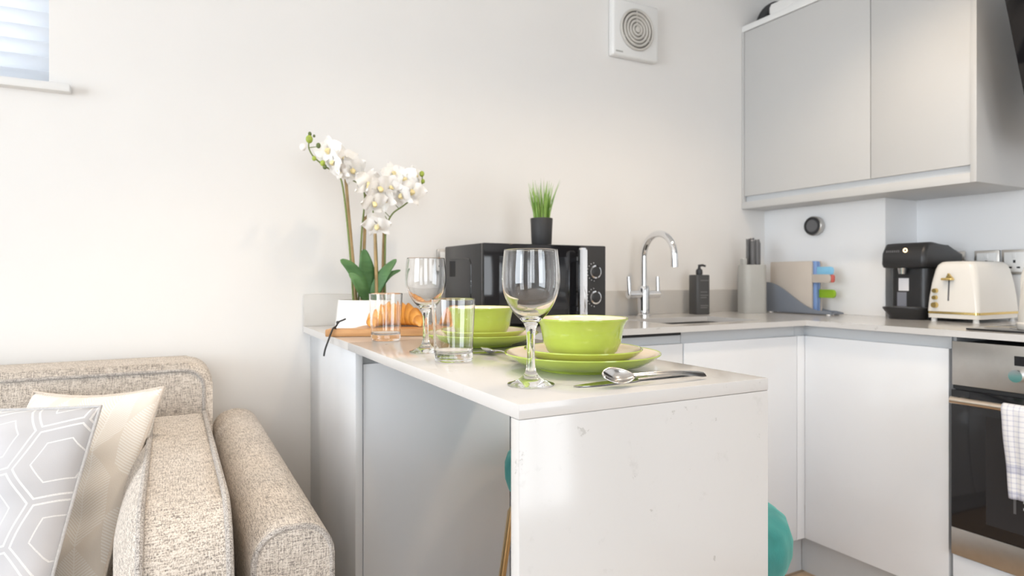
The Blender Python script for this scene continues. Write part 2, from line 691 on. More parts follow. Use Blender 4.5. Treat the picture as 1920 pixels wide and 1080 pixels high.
def rrect(x0, x1, y0, y1, r, n=6, radii=None):
    """rounded rectangle outline, counter-clockwise; radii = (x1y1, x0y1, x0y0, x1y0)"""
    rr = radii or (r, r, r, r)
    out = []
    for (cx, cy, a0, q) in ((x1, y1, 0, rr[0]), (x0, y1, PI / 2, rr[1]), (x0, y0, PI, rr[2]), (x1, y0, 3 * PI / 2, rr[3])):
        sx = -1 if cx == x1 else 1
        sy = -1 if cy == y1 else 1
        if q < 1e-6:
            out.append((cx, cy))
            continue
        for i in range(n + 1):
            a = a0 + (PI / 2) * i / n
            out.append((cx + sx * q + q * math.cos(a), cy + sy * q + q * math.sin(a)))
    return out


def smooth_path(pts, k=6):
    P = [Vector(p) for p in pts]
    out = []
    for i in range(len(P) - 1):
        p0, p1, p2, p3 = P[max(i - 1, 0)], P[i], P[i + 1], P[min(i + 2, len(P) - 1)]
        for j in range(k):
            t = j / k
            out.append(0.5 * ((2 * p1) + (-p0 + p2) * t + (2 * p0 - 5 * p1 + 4 * p2 - p3) * t * t + (-p0 + 3 * p1 - 3 * p2 + p3) * t ** 3))
    out.append(P[-1])
    return out


# ================================================================== the room
YW, XW = 2.01, 2.58          # back wall, right wall
XL, YF = -3.80, -2.20        # left wall, wall behind the camera
ZC = 2.40
TOP = 0.90                   # worktop height
struct(MB().box(XL - 0.2, XW + 0.2, YF - 0.2, YW + 0.2, -0.1, 0.0).build('floor', M['floor']))
struct(MB().box(XL - 0.2, XW + 0.2, YF - 0.2, YW + 0.2, ZC, ZC + 0.1).build('ceiling', M['ceiling']))
WX0, WX1, WZ0, WZ1 = -1.45, -0.272, 1.545, 2.25
b = MB()
b.box(XL - 0.2, WX0, YW, YW + 0.2, 0, ZC)
b.box(WX1, XW + 0.2, YW, YW + 0.2, 0, ZC)
b.box(WX0, WX1, YW, YW + 0.2, 0, WZ0)
b.box(WX0, WX1, YW, YW + 0.2, WZ1, ZC)
struct(b.build('wall_back', M['wall'], smooth=False))
struct(MB().box(XW, XW + 0.2, YF - 0.2, YW, 0, ZC).build('wall_right', M['splash'], smooth=False))
b = MB()
b.box(XL - 0.2, XL, YF - 0.2, -1.25, 0, ZC)
b.box(XL - 0.2, XL, 1.05, YW, 0, ZC)
b.box(XL - 0.2, XL, -1.25, 1.05, 0, 0.25)
b.box(XL - 0.2, XL, -1.25, 1.05, 2.25, ZC)
struct(b.build('wall_left', M['wall'], smooth=False))
b = MB()
for (x0, x1) in ((XL, -1.55), (-0.35, 0.45), (1.45, XW)):
    b.box(x0, x1, YF - 0.2, YF, 0, ZC)
for (x0, x1) in ((-1.55, -0.35), (0.45, 1.45)):
    b.box(x0, x1, YF - 0.2, YF, 0, 0.45)
    b.box(x0, x1, YF - 0.2, YF, 2.25, ZC)
struct(b.build('wall_front', plain('bounce_cutting_grey', (0.36, 0.35, 0.34), 0.85), smooth=False))  # unseen wall made dark grey to cut light bouncing into the room
# the boxed-in pipe casing in the corner, below the wall cupboard
CB = 1.348                   # underside of the wall cupboard
struct(MB().box(2.375, XW, 1.4565, YW, TOP + 0.0005, CB - 0.0005).build('wall_casing', M['splash'], smooth=False))
struct(MB().box(XL, 0.378, YW - 0.016, YW, 0, 0.14, 0.005).build('baseboard_back', M['white_paint']))

# window with venetian blind
w = bpy.data.objects.new('window_1', None)
col.objects.link(w)
struct(w)
b = MB()
fy0, fy1 = YW + 0.12, YW + 0.17
b.box(WX0, WX1, fy0, fy1, WZ0, WZ0 + 0.05, 0.004)
b.box(WX0, WX1, fy0, fy1, WZ1 - 0.05, WZ1, 0.004)
b.box(WX0, WX0 + 0.05, fy0, fy1, WZ0, WZ1, 0.004)
b.box(WX1 - 0.05, WX1, fy0, fy1, WZ0, WZ1, 0.004)
b.build('window_frame', M['white_paint'], w)
MB().box(WX0 + 0.05, WX1 - 0.05, YW + 0.14, YW + 0.146, WZ0 + 0.05, WZ1 - 0.05).build('pane', M['pane'], w)
MB().box(WX0 - 0.05, WX1 + 0.048, YW - 0.03, YW + 0.12, WZ0 - 0.022, WZ0 - 0.0005, 0.004).build('window_sill', M['white_paint'], w)
bl = thing('venetian_blind', 'white slatted venetian blind hanging in the small high window', 'blind', ((WX0 + WX1) / 2, YW + 0.055, WZ0))
hw = (WX1 - WX0) / 2 - 0.002
me_slat = None
for i in range(17):
    z = 0.022 + i * 0.0385
    if me_slat is None:
        b = MB()
        prof = []
        for k in range(7):
            s_ = -0.024 + 0.008 * k
            prof.append((s_, 0.0035 * (1 - (s_ / 0.024) ** 2)))
        out = prof + [(p[0], p[1] - 0.0016) for p in reversed(prof)]
        b.prism(out, 'x', -hw, hw)
        o = b.build('slat', M['blind'], bl)
        me_slat = o.data
    else:
        o = bpy.data.objects.new('slat', me_slat)
        col.objects.link(o)
        o.parent = bl
    o.location = (0, 0, z)
    o.rotation_euler = (math.radians(-56), 0, 0)
MB().box(-hw, hw, -0.02, 0.02, 0.66, 0.70, 0.003).build('head_rail', M['white_paint'], bl)
MB().box(-hw, hw, -0.016, 0.016, 0.0006, 0.008, 0.002).build('bottom_rail', M['white_paint'], bl)
for i, x in enumerate((-0.42, 0.42)):
    MB().cyl((x, -0.025, 0.005), (x, -0.025, 0.66), 0.0009, n=6).build('cord', M['white_paint'], bl)

# windows the daylight comes through (outside the picture)
for k, (kind, a0, a1, z0, z1) in enumerate((('x', -1.25, 1.05, 0.25, 2.25), ('y', -1.55, -0.35, 0.45, 2.25), ('y', 0.45, 1.45, 0.45, 2.25))):
    b = MB()
    def fb(u0, u1, zz0, zz1):
        if kind == 'x':
            b.box(XL - 0.12, XL - 0.06, u0, u1, zz0, zz1)
        else:
            b.box(u0, u1, YF - 0.12, YF - 0.06, zz0, zz1)
    fb(a0, a1, z0, z0 + 0.06); fb(a0, a1, z1 - 0.06, z1); fb(a0, a0 + 0.06, z0, z1); fb(a1 - 0.06, a1, z0, z1)
    fb((a0 + a1) / 2 - 0.03, (a0 + a1) / 2 + 0.03, z0, z1)
    struct(b.build('window_%d' % (k + 2), M['white_paint']))

# ================================================================== base cabinets and worktop
DY, DX = 1.48, 1.95          # door faces of the back run and of the right run
WY, WX = 1.459, 1.93         # worktop front edges
PX0, PX1, PY0 = 0.358, 0.777, 0.651
TH = 0.018
ZB = TOP - TH


def back_unit(name, label, x0, x1, black_gap=False, carcass_top=None):
    t = thing(name, label, 'cabinet' if not black_gap else 'dishwasher', ((x0 + x1) / 2, DY, 0.141), group=None)
    h = (x1 - x0) / 2
    MB().box(-h, h, 0.022, 0.50, 0.0, carcass_top or (ZB - 0.141 - 0.001)).build('carcass', M['plinth'], t)
    MB().box(-h + 0.0015, h - 0.0015, 0.0, 0.02, 0.0, 0.845 - 0.141, 0.0015).build('door', M['gloss_door'], t)
    MB().box(-h, h, 0.012, 0.022, 0.845 - 0.141 + 0.0002, ZB - 0.141 - (0.012 if black_gap else 0.001)).build('handle_rail', M['rail'], t)
    if black_gap:
        MB().box(-h, h, 0.010, 0.0215, ZB - 0.141 - 0.0118, ZB - 0.141 - 0.001).build('dark_gap_strip', M['black_gap'], t)  # black strip stands in for the shaded gap above the door
    return t


o = MB().box(0.380, 0.397, DY - 0.004, YW - 0.001, 0.0, ZB - 0.0005, 0.001).build('end_panel', M['gloss_door'])
tag(o, 'glossy pale end panel closing the base units beside the sofa arm', 'panel')
back_unit('base_cabinet', 'glossy grey base cabinet under the breakfast bar beside the end panel', 0.398, 0.789)
back_unit('dishwasher', 'integrated dishwasher behind the grey door with a black gap above it', 0.791, 1.389, True)
back_unit('base_cabinet', 'light grey base cabinet below the sink', 1.391, 1.910, False, 0.55)
t = thing('corner_post', 'narrow grey corner post between the sink cabinet and the right run', 'panel', (1.93, DY, 0.141))
MB().box(-0.018, 0.0198, 0.0, 0.02, 0, 0.845 - 0.141, 0.0005).build('post', M['gloss_door'], t)
MB().box(-0.018, 0.034, 0.012, 0.022, 0.704, ZB - 0.142).build('handle_rail', M['rail'], t)

t = thing('base_cabinet', 'white glossy corner base cabinet to the left of the oven', 'cabinet', (DX, 1.24, 0.141))
MB().box(0.022, XW - DX - 0.002, -0.228, 0.236, 0, ZB - 0.142).build('carcass', M['plinth'], t)
MB().box(0.0, 0.02, -0.226, 0.2398, 0, 0.845 - 0.141, 0.0005).build('door', M['gloss_door'], t)
MB().box(0.012, 0.022, -0.228, 0.2518, 0.7042, ZB - 0.142).build('handle_rail', M['rail'], t)
OY0, OY1 = 0.405, 1.003
t = thing('oven_housing', 'pale base unit carrying the built-in oven', 'cabinet', (DX, (OY0 + OY1) / 2, 0.141))
MB().box(0.0, 0.02, -0.297, 0.299, 0, 0.127, 0.0015).build('lower_panel', M['gloss_door'], t)
MB().box(0.022, XW - DX - 0.002, 0.3, 0.308, 0, ZB - 0.142).build('side_panel', M['plinth'], t)
MB().box(0.022, XW - DX - 0.002, -0.308, -0.3, 0, ZB - 0.142).build('side_panel', M['plinth'], t)
MB().box(0.022, XW - DX - 0.002, -0.2995, 0.2995, 0, 0.016).build('base_panel', M['plinth'], t)
struct(MB().box(0.40, DX + 0.048, DY + 0.05, DY + 0.066, 0.0, 0.1405).build('trim_1', M['plinth']))
struct(MB().box(DX + 0.05, DX + 0.066, OY0, DY + 0.05, 0.0, 0.1405).build('trim_2', M['plinth']))

# worktop: one quartz piece with sink cut-out, breakfast bar and waterfall end
SX0, SX1, SY0, SY1 = 1.40, 1.80, 1.54, 1.79
wt = thing('worktop', 'white veined quartz worktop with breakfast bar and waterfall end', 'worktop')
b = MB()
b.box(PX0, SX0, WY, YW - 0.0005, ZB, TOP)
b.box(SX1, XW - 0.0005, WY, YW - 0.0005, ZB, TOP)
b.box(SX0, SX1, WY, SY0, ZB, TOP)
b.box(SX0, SX1, SY1, YW - 0.0005, ZB, TOP)
b.build('back_slab', M['quartz'], wt, smooth=False)
MB().box(WX, XW - 0.0005, OY0 - 0.2, WY, ZB, TOP).build('right_slab', M['quartz'], wt, smooth=False)
MB().box(PX0, PX1, PY0, WY, ZB, TOP, 0.0012).build('bar_slab', M['quartz'], wt)
MB().box(PX0, PX1, PY0, PY0 + 0.02, 0.0, ZB - 0.0003, 0.0012).build('waterfall_panel', M['quartz'], wt)
MB().box(PX0, 2.3745, YW - 0.0155, YW - 0.0005, TOP, TOP + 0.096, 0.001).build('upstand', M['upstand'], wt)

# ---- sink and tap
sk = thing('sink', 'undermounted steel sink bowl sunk into the quartz worktop', 'sink', ((SX0 + SX1) / 2, (SY0 + SY1) / 2, ZB - 0.18))
hx, hy = (SX1 - SX0) / 2 + 0.004, (SY1 - SY0) / 2 + 0.004
b = MB()
ins = [[(p[0], p[1], z) for p in rrect(-hx + d, hx - d, -hy + d, hy - d, 0.03)] for (d, z) in ((0.0, 0.1795), (0.002, 0.03), (0.012, 0.006), (0.05, 0.004))]
outs = [[(p[0], p[1], z) for p in rrect(-hx - 0.002 + d, hx + 0.002 - d, -hy - 0.002 + d, hy + 0.002 - d, 0.03)] for (d, z) in ((0.04, 0.0), (0.002, 0.02), (0.0, 0.1795))]
b.loft(outs + ins)
b.build('bowl', plain('sink_shade_grey', (0.075, 0.07, 0.065), 0.45), sk)  # steel bowl coloured dark grey, so shade in the opening is painted in
MB().lathe([(0, 0.0045), (0.03, 0.0055), (0.038, 0.0045)], 24).build('drain', M['chrome'], sk)

tp = thing('kitchen_tap', 'chrome swan-neck mixer tap with two upright levers', 'tap', (1.605, 1.925, TOP))
MB().lathe([(0, 0), (0.027, 0), (0.027, 0.006), (0.0225, 0.010), (0.0225, 0.105), (0.019, 0.115), (0, 0.115)], 32).build('column', M['chrome'], tp)
pts = [(0, 0, 0.10), (0, 0, 0.17), (0, 0, 0.225)]
for i in range(1, 17):
    a = PI * i / 16 * 0.98
    pts.append((0, -0.085 + 0.085 * math.cos(a), 0.225 + 0.085 * math.sin(a)))
e = pts[-1]
pts.append((0, e[1] - 0.0005, e[2] - 0.022))
MB().tube(pts, 0.0125, 16).build('spout', M['chrome'], tp)
MB().cyl((0, e[1] - 0.0005, e[2] - 0.02), (0, e[1] - 0.001, e[2] - 0.045), 0.0135, n=20).build('nozzle', M['chrome'], tp)
MB().tube([(-0.074, 0, 0.083), (0.074, 0, 0.083)], 0.0155, 20).build('crossbar', M['chrome'], tp)
for s_ in (-1, 1):
    MB().tube([(s_ * 0.068, 0, 0.08), (s_ * 0.070, 0, 0.10), (s_ * 0.071, 0.003, 0.15)], [0.010, 0.0085, 0.0075], 14).build('lever', M['chrome'], tp)

# ================================================================== wall cupboard
uc = thing('wall_cupboard', 'light grey two-door wall cupboard on the right wall', 'cupboard', (2.231, 1.53, CB))
y0, y1 = 1.0766 - 1.53, YW - 0.001 - 1.53
yj = 1.4227 - 1.53
zt = 2.127 - CB
MB().box(0.021, XW - 2.231 - 0.0005, y0 + 0.0185, y1, 0.031, zt).build('carcass', M['matt_door'], uc)
MB().box(-0.004, XW - 2.231 - 0.0005, y0, y0 + 0.018, 0.0, zt, 0.001).build('end_panel', M['matt_door'], uc)
MB().box(-0.004, XW - 2.231 - 0.0005, y0 + 0.0182, y1, 0.0, 0.0305, 0.001).build('base_panel', M['matt_door'], uc)
MB().box(0.012, 0.0205, y0 + 0.0185, y1 - 0.012, 0.031, 0.056).build('handle_rail', M['rail'], uc)
MB().box(-0.002, 0.0205, y1 - 0.010, y1, 0.031, zt, 0.0008).build('filler_strip', M['matt_door'], uc)
MB().box(0, 0.0195, yj + 0.0015, y1 - 0.0125, 0.056, zt - 0.003, 0.0012).build('door', M['matt_door'], uc)
MB().box(0, 0.0195, y0 + 0.0195, yj - 0.0015, 0.056, zt - 0.003, 0.0012).build('door', M['matt_door'], uc)
MB().box(-0.004, XW - 2.231 - 0.0005, y0, y1, zt + 0.0005, zt + 0.026, 0.002).build('cornice', M['white_paint'], uc)
ZU = CB + zt + 0.026
o = MB().prism(rrect(-0.02, 0.02, -0.33, 0.33, 0.015), 'z', 0, 0.042, 0.012, 3).build('storage_case', M['white_plastic'])
o.location = (2.252, 1.542, ZU + 0.0005)
tag(o, 'long flat white case lying on top of the wall cupboard', 'case')
b = MB()
arch = [(0.0, 0.060 * math.cos(PI * i / 24), 0.060 * math.sin(PI * i / 24)) for i in range(25)]
b.tube(arch, 0.024, 16)
o = b.build('arched_bracket', M['black_matt'])
o.location = (2.302, 1.906, ZU + 0.0005)
tag(o, 'black arched bracket standing on top of the wall cupboard in the corner', 'bracket')

# ---- cooker hood
hd = thing('cooker_hood', 'angled black glass cooker hood beside the wall cupboard', 'cooker hood', (XW, 0.65, 1.46))
MB().prism([(-0.30, 0.0), (-0.0005, 0.0), (-0.0005, 0.52), (-0.43, 0.52), (-0.43, 0.36)], 'y', -0.26, 0.26, 0.004).build('housing', M['black_plastic'], hd)
MB().prism([(-0.315, 0.03), (-0.305, 0.025), (-0.545, 0.60), (-0.56, 0.60)], 'y', -0.30, 0.30, 0.003).build('glass_panel', M['black_gloss'], hd)
MB().box(-0.13, -0.0005, -0.12, 0.12, 0.521, ZC - 1.46 - 0.001).build('chimney', M['black_plastic'], hd)
b = MB()
b.prism([(-0.474, 0.405), (-0.472, 0.405), (-0.492, 0.455), (-0.494, 0.455)], 'y', 0.235, 0.258)
b.build('glint_strip', M['print'], hd)  # small pale strip painted on as a glint of the black panel

# ================================================================== oven, hob, towel
ov = thing('built_in_oven', 'built-in oven with steel fascia and black glass door', 'oven', (DX, (OY0 + OY1) / 2, 0.273))
MB().box(0.005, 0.55, -0.295, 0.295, 0.012, 0.590).build('oven_body', M['grey_plastic'], ov)
MB().box(-0.008, 0.004, -0.297, 0.297, 0.474, 0.596, 0.001).build('control_panel', M['steel'], ov)
MB().box(-0.003, 0.004, -0.297, 0.297, 0.462, 0.473).build('vent_gap', M['black_gap'], ov)
door = MB().box(-0.012, 0.004, -0.297, 0.297, 0.076, 0.461, 0.001).build('oven_door', M['black_gloss'], ov)
MB().box(-0.0128, -0.0121, -0.23, 0.21, 0.11, 0.40).build('door_window', plain('smoked_window', (0.035, 0.034, 0.036), 0.12), door)
b = MB()
b.box(-0.0136, -0.0129, 0.140, 0.146, 0.16, 0.38)
b.build('shelf_rail', M['grey_plastic'], door)
for z in (0.175, 0.192, 0.245, 0.26, 0.315, 0.33, 0.362):
    MB().box(-0.0138, -0.0129, 0.117, 0.124, z, z + 0.006).build('rail_mark', M['print'], door)
MB().box(-0.012, 0.004, -0.297, 0.297, 0.0, 0.0755, 0.001).build('lower_trim', M['steel'], ov)
MB().tube([(-0.048, -0.28, 0.4375), (-0.048, 0.28, 0.4375)], 0.0095, 16).build('handle', plain('warm_steel_handle', (0.72, 0.62, 0.52), 0.28, 1.0), ov)
for s_ in (-1, 1):
    MB().box(-0.046, -0.012, s_ * 0.262 - 0.007, s_ * 0.262 + 0.007, 0.431, 0.444, 0.002).build('handle_bracket', M['steel'], ov)
MB().box(-0.0095, -0.0081, 0.09, 0.146, 0.545, 0.57).build('display', M['black_gloss'], ov)
b = MB()
b.cyl((-0.0081, 0.135, 0.520), (-0.03, 0.135, 0.520), 0.0175, 0.016, 28)
b.build('knob', M['chrome'], ov)

hb = thing('hob', 'thin black glass hob set on the worktop above the oven', 'hob', (2.235, 0.70, TOP + 0.0004))
MB().box(-0.255, 0.255, -0.285, 0.285, 0, 0.005, 0.0015).build('glass_plate', M['black_gloss'], hb)
for i, (x, y, r) in enumerate(((-0.12, 0.14, 0.09), (0.12, 0.14, 0.075), (-0.12, -0.14, 0.075), (0.12, -0.14, 0.09))):
    MB().lathe([(r, 0.0051), (r, 0.0056), (r - 0.002, 0.0056), (r - 0.002, 0.0051)], 40, (x, y, 0)).build('cooking_zone', M['grey_plastic'], hb)

tw = thing('tea_towel', 'white checked tea towel hung over the oven handle', 'towel', (DX - 0.048, 0.785, 0.7105))
L = 0.225


def towel_front(i, j):
    yy = 0.072 - 0.25 * i
    s_ = (L + 0.03) * j
    wave = 0.005 * math.sin(i * 26) * (0.3 + 0.7 * min(1, s_ / 0.1))
    if s_ < 0.03:
        a = PI / 2 + PI / 2 * (s_ / 0.03)
        return (0.0125 * math.cos(a), yy, 0.0125 * math.sin(a))
    d = s_ - 0.03
    return (-0.0125 - abs(wave) - 0.003 * math.sin(d * 22) ** 2, yy - 0.010 * d / L * (1 - 2 * i) - 0.02 * max(0, 0.15 - i) * (d / L) * 3, -d + 0.012 * i)


def towel_back(i, j):
    yy = 0.072 - 0.25 * i
    s_ = 0.17 * j
    if s_ < 0.03:
        a = PI / 2 - PI / 2 * (s_ / 0.03)
        return (0.0125 * math.cos(a), yy, 0.0125 * math.sin(a))
    d = s_ - 0.03
    return (0.0125 + 0.003 * math.sin(i * 20) ** 2, yy, -d)


b = MB()
b.grid(towel_front, 40, 30, lambda i, j: (0.25 * i, (L + 0.03) * (1 - j)))
b.grid(towel_back, 40, 20, lambda i, j: (0.25 * i, 0.26 + 0.17 * j))
o = b.build('cloth', M['towel'], tw, weld=True, angle=180)
sm = o.modifiers.new('thickness', 'SOLIDIFY')
sm.thickness = 0.002
sm.offset = 0

# kettle at the frame's right edge
kt = thing('kettle', 'white kettle standing on the hob at the right edge', 'kettle', (2.095, 0.828, TOP + 0.0058))
MB().lathe([(0, 0), (0.076, 0), (0.078, 0.004), (0.078, 0.016), (0.074, 0.02), (0.074, 0.03), (0.069, 0.10), (0.058, 0.155), (0.045, 0.17), (0, 0.17)], 40).build('kettle_body', M['cream_gloss'], kt)
MB().lathe([(0.0, 0.171), (0.044, 0.171), (0.040, 0.182), (0.012, 0.188), (0.010, 0.2), (0, 0.202)], 32).build('lid', M['cream_gloss'], kt)
MB().tube(smooth_path([(0.04, 0.045, 0.155), (0.06, 0.075, 0.175), (0.07, 0.095, 0.14), (0.064, 0.088, 0.07), (0.046, 0.055, 0.05)]), 0.009, 10).build('handle', M['cream_gloss'], kt)
MB().tube([(-0.02, -0.054, 0.135), (-0.03, -0.081, 0.155), (-0.035, -0.094, 0.165)], [0.022, 0.016, 0.012], 12).build('spout', M['cream_gloss'], kt)

# ================================================================== toaster and coffee machine
ts = thing('toaster', 'cream two-slice toaster with gold lever, knobs and base band', 'toaster', (2.405, 1.174, TOP))
hx, hy = 0.129, 0.080


def sec(z, k, r, ky=None):
    return [(p[0], p[1], z) for p in rrect(-hx * k, hx * k, -hy * (ky or k), hy * (ky or k), r)]


MB().loft([sec(0.034, 1.0, 0.012), sec(0.08, 0.985, 0.014, 0.965), sec(0.13, 0.955, 0.017, 0.90), sec(0.175, 0.915, 0.02, 0.80), sec(0.19, 0.885, 0.02, 0.73), sec(0.199, 0.83, 0.02, 0.62), sec(0.2015, 0.74, 0.016, 0.5)]).build('housing', M['cream_gloss'], ts, angle=60)
MB().loft([sec(0.026, 1.003, 0.012), sec(0.0338, 1.003, 0.012)]).build('gold_band', M['gold'], ts)
MB().loft([sec(0.012, 0.985, 0.012), sec(0.0258, 0.995, 0.012)]).build('base', M['cream_gloss'], ts)
for sx in (-1, 1):
    for sy in (-1, 1):
        MB().cyl((sx * 0.112, sy * 0.064, 0.0), (sx * 0.112, sy * 0.064, 0.0118), 0.009, 0.008, 14).build('foot', M['white_plastic'], ts)
for sy in (-1, 1):
    MB().box(-0.075, 0.075, sy * 0.018 - 0.010, sy * 0.018 + 0.010, 0.2017, 0.2032, 0.0004).build('bread_slot', M['black_matt'], ts)


def tface(z):           # x of the lever end at height z
    return -hx * (1.0 - 0.045 * ((z - 0.034) / 0.096) if z < 0.13 else 0.955 - 0.04 * (z - 0.13) / 0.045)


MB().prism([(tface(0.07) - 0.0012, 0.07), (tface(0.07) + 0.002, 0.07), (tface(0.15) + 0.002, 0.15), (tface(0.15) - 0.0012, 0.15)], 'y', 0.009, 0.014).build('lever_slot', M['grey_plastic'], ts)
b = MB()
b.box(tface(0.142) - 0.022, tface(0.142) - 0.0013, -0.006, 0.028, 0.138, 0.146, 0.003)
b.prism([(-0.002, 0.146), (0.018, 0.146), (0.011, 0.162)], 'x', tface(0.15) - 0.010, tface(0.15) - 0.0013)
b.build('lever', M['gold'], ts)
for (z, r) in ((0.103, 0.0085), (0.08, 0.008), (0.055, 0.0105)):
    MB().cyl((tface(z) + 0.001, 0.052, z), (tface(z) - 0.012, 0.052, z), r, r * 0.85, 20).build('knob', M['gold'], ts)

cm = thing('coffee_machine', 'black single-serve coffee machine between the pipe casing and the toaster', 'coffee machine', (2.405, 1.340, TOP))
hy = 0.077
# head
b = MB()
b.prism([(-0.125, 0.195), (-0.118, 0.182), (-0.02, 0.178), (0.12, 0.185), (0.122, 0.235), (0.02, 0.262), (-0.06, 0.272), (-0.10, 0.268), (-0.122, 0.235)], 'y', -hy, hy, 0.014, 4)
b.build('brew_head', M['black_plastic'], cm, angle=60)
b = MB()
b.prism([(p[0], p[1]) for p in rrect(-0.085, 0.12, -0.070, 0.070, 0.03)], 'z', 0.0, 0.179)
b.build('column', M['black_plastic'], cm)
b = MB()
b.loft([[(p[0], p[1], z) for p in rrect(-0.150 + d, -0.02, -0.078 + d, 0.078 - d, 0.055 - d * 0.5)] for (d, z) in ((0.018, 0.0), (0.016, 0.012), (0.0, 0.036), (0.0, 0.042))])
b.build('drip_tray', M['black_plastic'], cm)
MB().prism(rrect(-0.138, -0.09, -0.055, 0.055, 0.02), 'z', 0.0422, 0.044).build('tray_grid', M['grey_plastic'], cm)
MB().cyl((-0.105, 0.01, 0.181), (-0.105, 0.01, 0.160), 0.014, 0.011, 20).build('spout', M['chrome'], cm)
MB().box(-0.0858, -0.0851, -0.002, 0.034, 0.10, 0.145).build('paper_label', M['label_white'], cm)
MB().box(-0.0858, -0.0851, 0.006, 0.039, 0.035, 0.095).build('tank_window', plain('pale_tank', (0.22, 0.23, 0.27), 0.15), cm)
MB().prism(rrect(-0.03, 0.02, 0.09, 0.135, 0.012), 'y', -0.0725, -0.0701).build('side_recess', M['black_gap'], cm)
b = MB()
ring = [(-0.1245, -0.012 + 0.006 * math.cos(2 * PI * i / 20), 0.243 + 0.006 * math.sin(2 * PI * i / 20)) for i in range(20)]
b.tube(ring, 0.0018, 8, closed=True)
b.build('start_button', M['button_light'], cm)
b = MB()
for i in range(7):
    y = 0.058 - i * 0.0072
    b.box(-0.1218, -0.1205, y - 0.0045, y, 0.2365, 0.244)
b.build('name_print', M['grey_plastic'], cm)['label'] = 'faint grey printed name'

# ---- wall sockets
def socket(name, label, face, u0, z0, w_=0.08, hgt=0.086, rot=None):
    t = thing(name, label, 'socket', face, rot or 0.0, 'steel-rimmed wall sockets')
    MB().box(-w_ / 2, w_ / 2, -0.009, -0.0005, 0, hgt, 0.002).build('plate', M['steel'], t)
    MB().box(-w_ / 2 + 0.009, w_ / 2 - 0.009, -0.011, -0.0092, 0.009, hgt - 0.009, 0.001).build('insert', M['white_plastic'], t)
    MB().box(-0.006, 0.006, -0.014, -0.0112, hgt - 0.030, hgt - 0.012, 0.001).build('switch', M['white_plastic'], t)
    for (x, z, a, c) in ((0, 0.045, 0.0035, 0.005), (-0.012, 0.024, 0.005, 0.003), (0.012, 0.024, 0.005, 0.003)):
        MB().box(x - a, x + a, -0.0118, -0.0111, z - c, z + c).build('pin_hole', M['black_gap'], t)
    return t


socket('wall_socket', 'steel-rimmed wall socket on the right wall behind the coffee machine', (XW, 1.322, 1.058), 0, 0, rot=-PI / 2)
s2 = socket('wall_socket', 'steel-rimmed wall socket on the right wall directly behind the toaster', (XW, 1.211, 1.058), 0, 0, rot=-PI / 2)
s3 = socket('wall_socket', 'steel-rimmed wall socket nearest the right edge of the photo', (XW, 1.125, 1.058), 0, 0, rot=-PI / 2)
socket('wall_socket', 'steel-rimmed wall socket on the back wall half hidden by the microwave', (0.83, YW, 1.056), 0, 0)
t = thing('power_plug', 'grey plug in the wall socket behind the coffee machine', 'plug', (XW - 0.0142, 1.322, 1.07))
MB().prism(rrect(-0.022, 0.022, 0.0, 0.045, 0.012), 'x', -0.03, 0.0, 0.004).build('plug_body', M['grey_plastic'], t)
MB().tube(smooth_path([(-0.02, 0, 0.004), (-0.024, 0, -0.03), (-0.03, -0.01, -0.10), (-0.04, -0.02, -0.165)]), 0.0035, 8).build('cable', M['black_plastic'], t)

# ---- round dial on the casing
dl = thing('round_dial', 'round black dial with a silver rim on the pipe casing', 'thermostat', (2.375, 1.747, 1.261))
dl.rotation_euler = (0, -PI / 2, 0)
MB().lathe([(0, 0.0005), (0.038, 0.0005), (0.040, 0.004), (0.040, 0.024), (0.037, 0.027), (0, 0.027)], 40).build('rim', M['steel'], dl)
MB().lathe([(0.0, 0.0272), (0.0365, 0.0272), (0.0365, 0.031), (0.029, 0.032), (0.028, 0.0295), (0, 0.0295)], 40).build('dial_face', M['black_matt'], dl)
MB().lathe([(0, 0.0297), (0.026, 0.0297), (0.025, 0.031), (0, 0.0312)], 40).build('screen', M['grey_plastic'], dl)

# ---- extractor fan
fn = thing('extractor_fan', 'square white extractor fan with round ringed grille high on the wall', 'extractor fan', (1.612, YW, 2.015))
b = MB()
b.box(-0.112, 0.112, -0.034, -0.0005, -0.110, 0.110, 0.008, 3)
b.build('casing', M['white_plastic'], fn)


def ydisc(b, prof, n=48):      # revolve about the y axis, prof = (r, y)
    rings = []
    for (r, y) in prof:
        rings.append([(r * math.cos(2 * PI * i / n), y, r * math.sin(2 * PI * i / n)) for i in range(n)])
    b.loft(rings, cap=True)


b = MB(); ydisc(b, [(0.079, -0.0342), (0.079, -0.0352)]); b.build('grille_recess', M['fan_dark'], fn)
for r in (0.077, 0.062, 0.048, 0.034, 0.020):
    b = MB()
    b.tube([(r * math.cos(2 * PI * i / 48), -0.040, r * math.sin(2 * PI * i / 48)) for i in range(48)], 0.0055 if r < 0.07 else 0.005, 8, closed=True)
    b.build('grille_ring', M['fan_grille'], fn)
b = MB(); ydisc(b, [(0.012, -0.0352), (0.012, -0.044), (0.008, -0.046)]); b.build('hub', M['fan_grille'], fn)
for k in range(3):
    a = PI / 2 + k * 2 * PI / 3
    MB().tube([(0.01 * math.cos(a), -0.038, 0.01 * math.sin(a)), (0.077 * math.cos(a), -0.038, 0.077 * math.sin(a))], 0.003, 6).build('spoke', M['fan_grille'], fn)
MB().box(-0.10, -0.066, -0.0348, -0.0341, -0.098, -0.092).build('maker_mark', M['block'], fn)

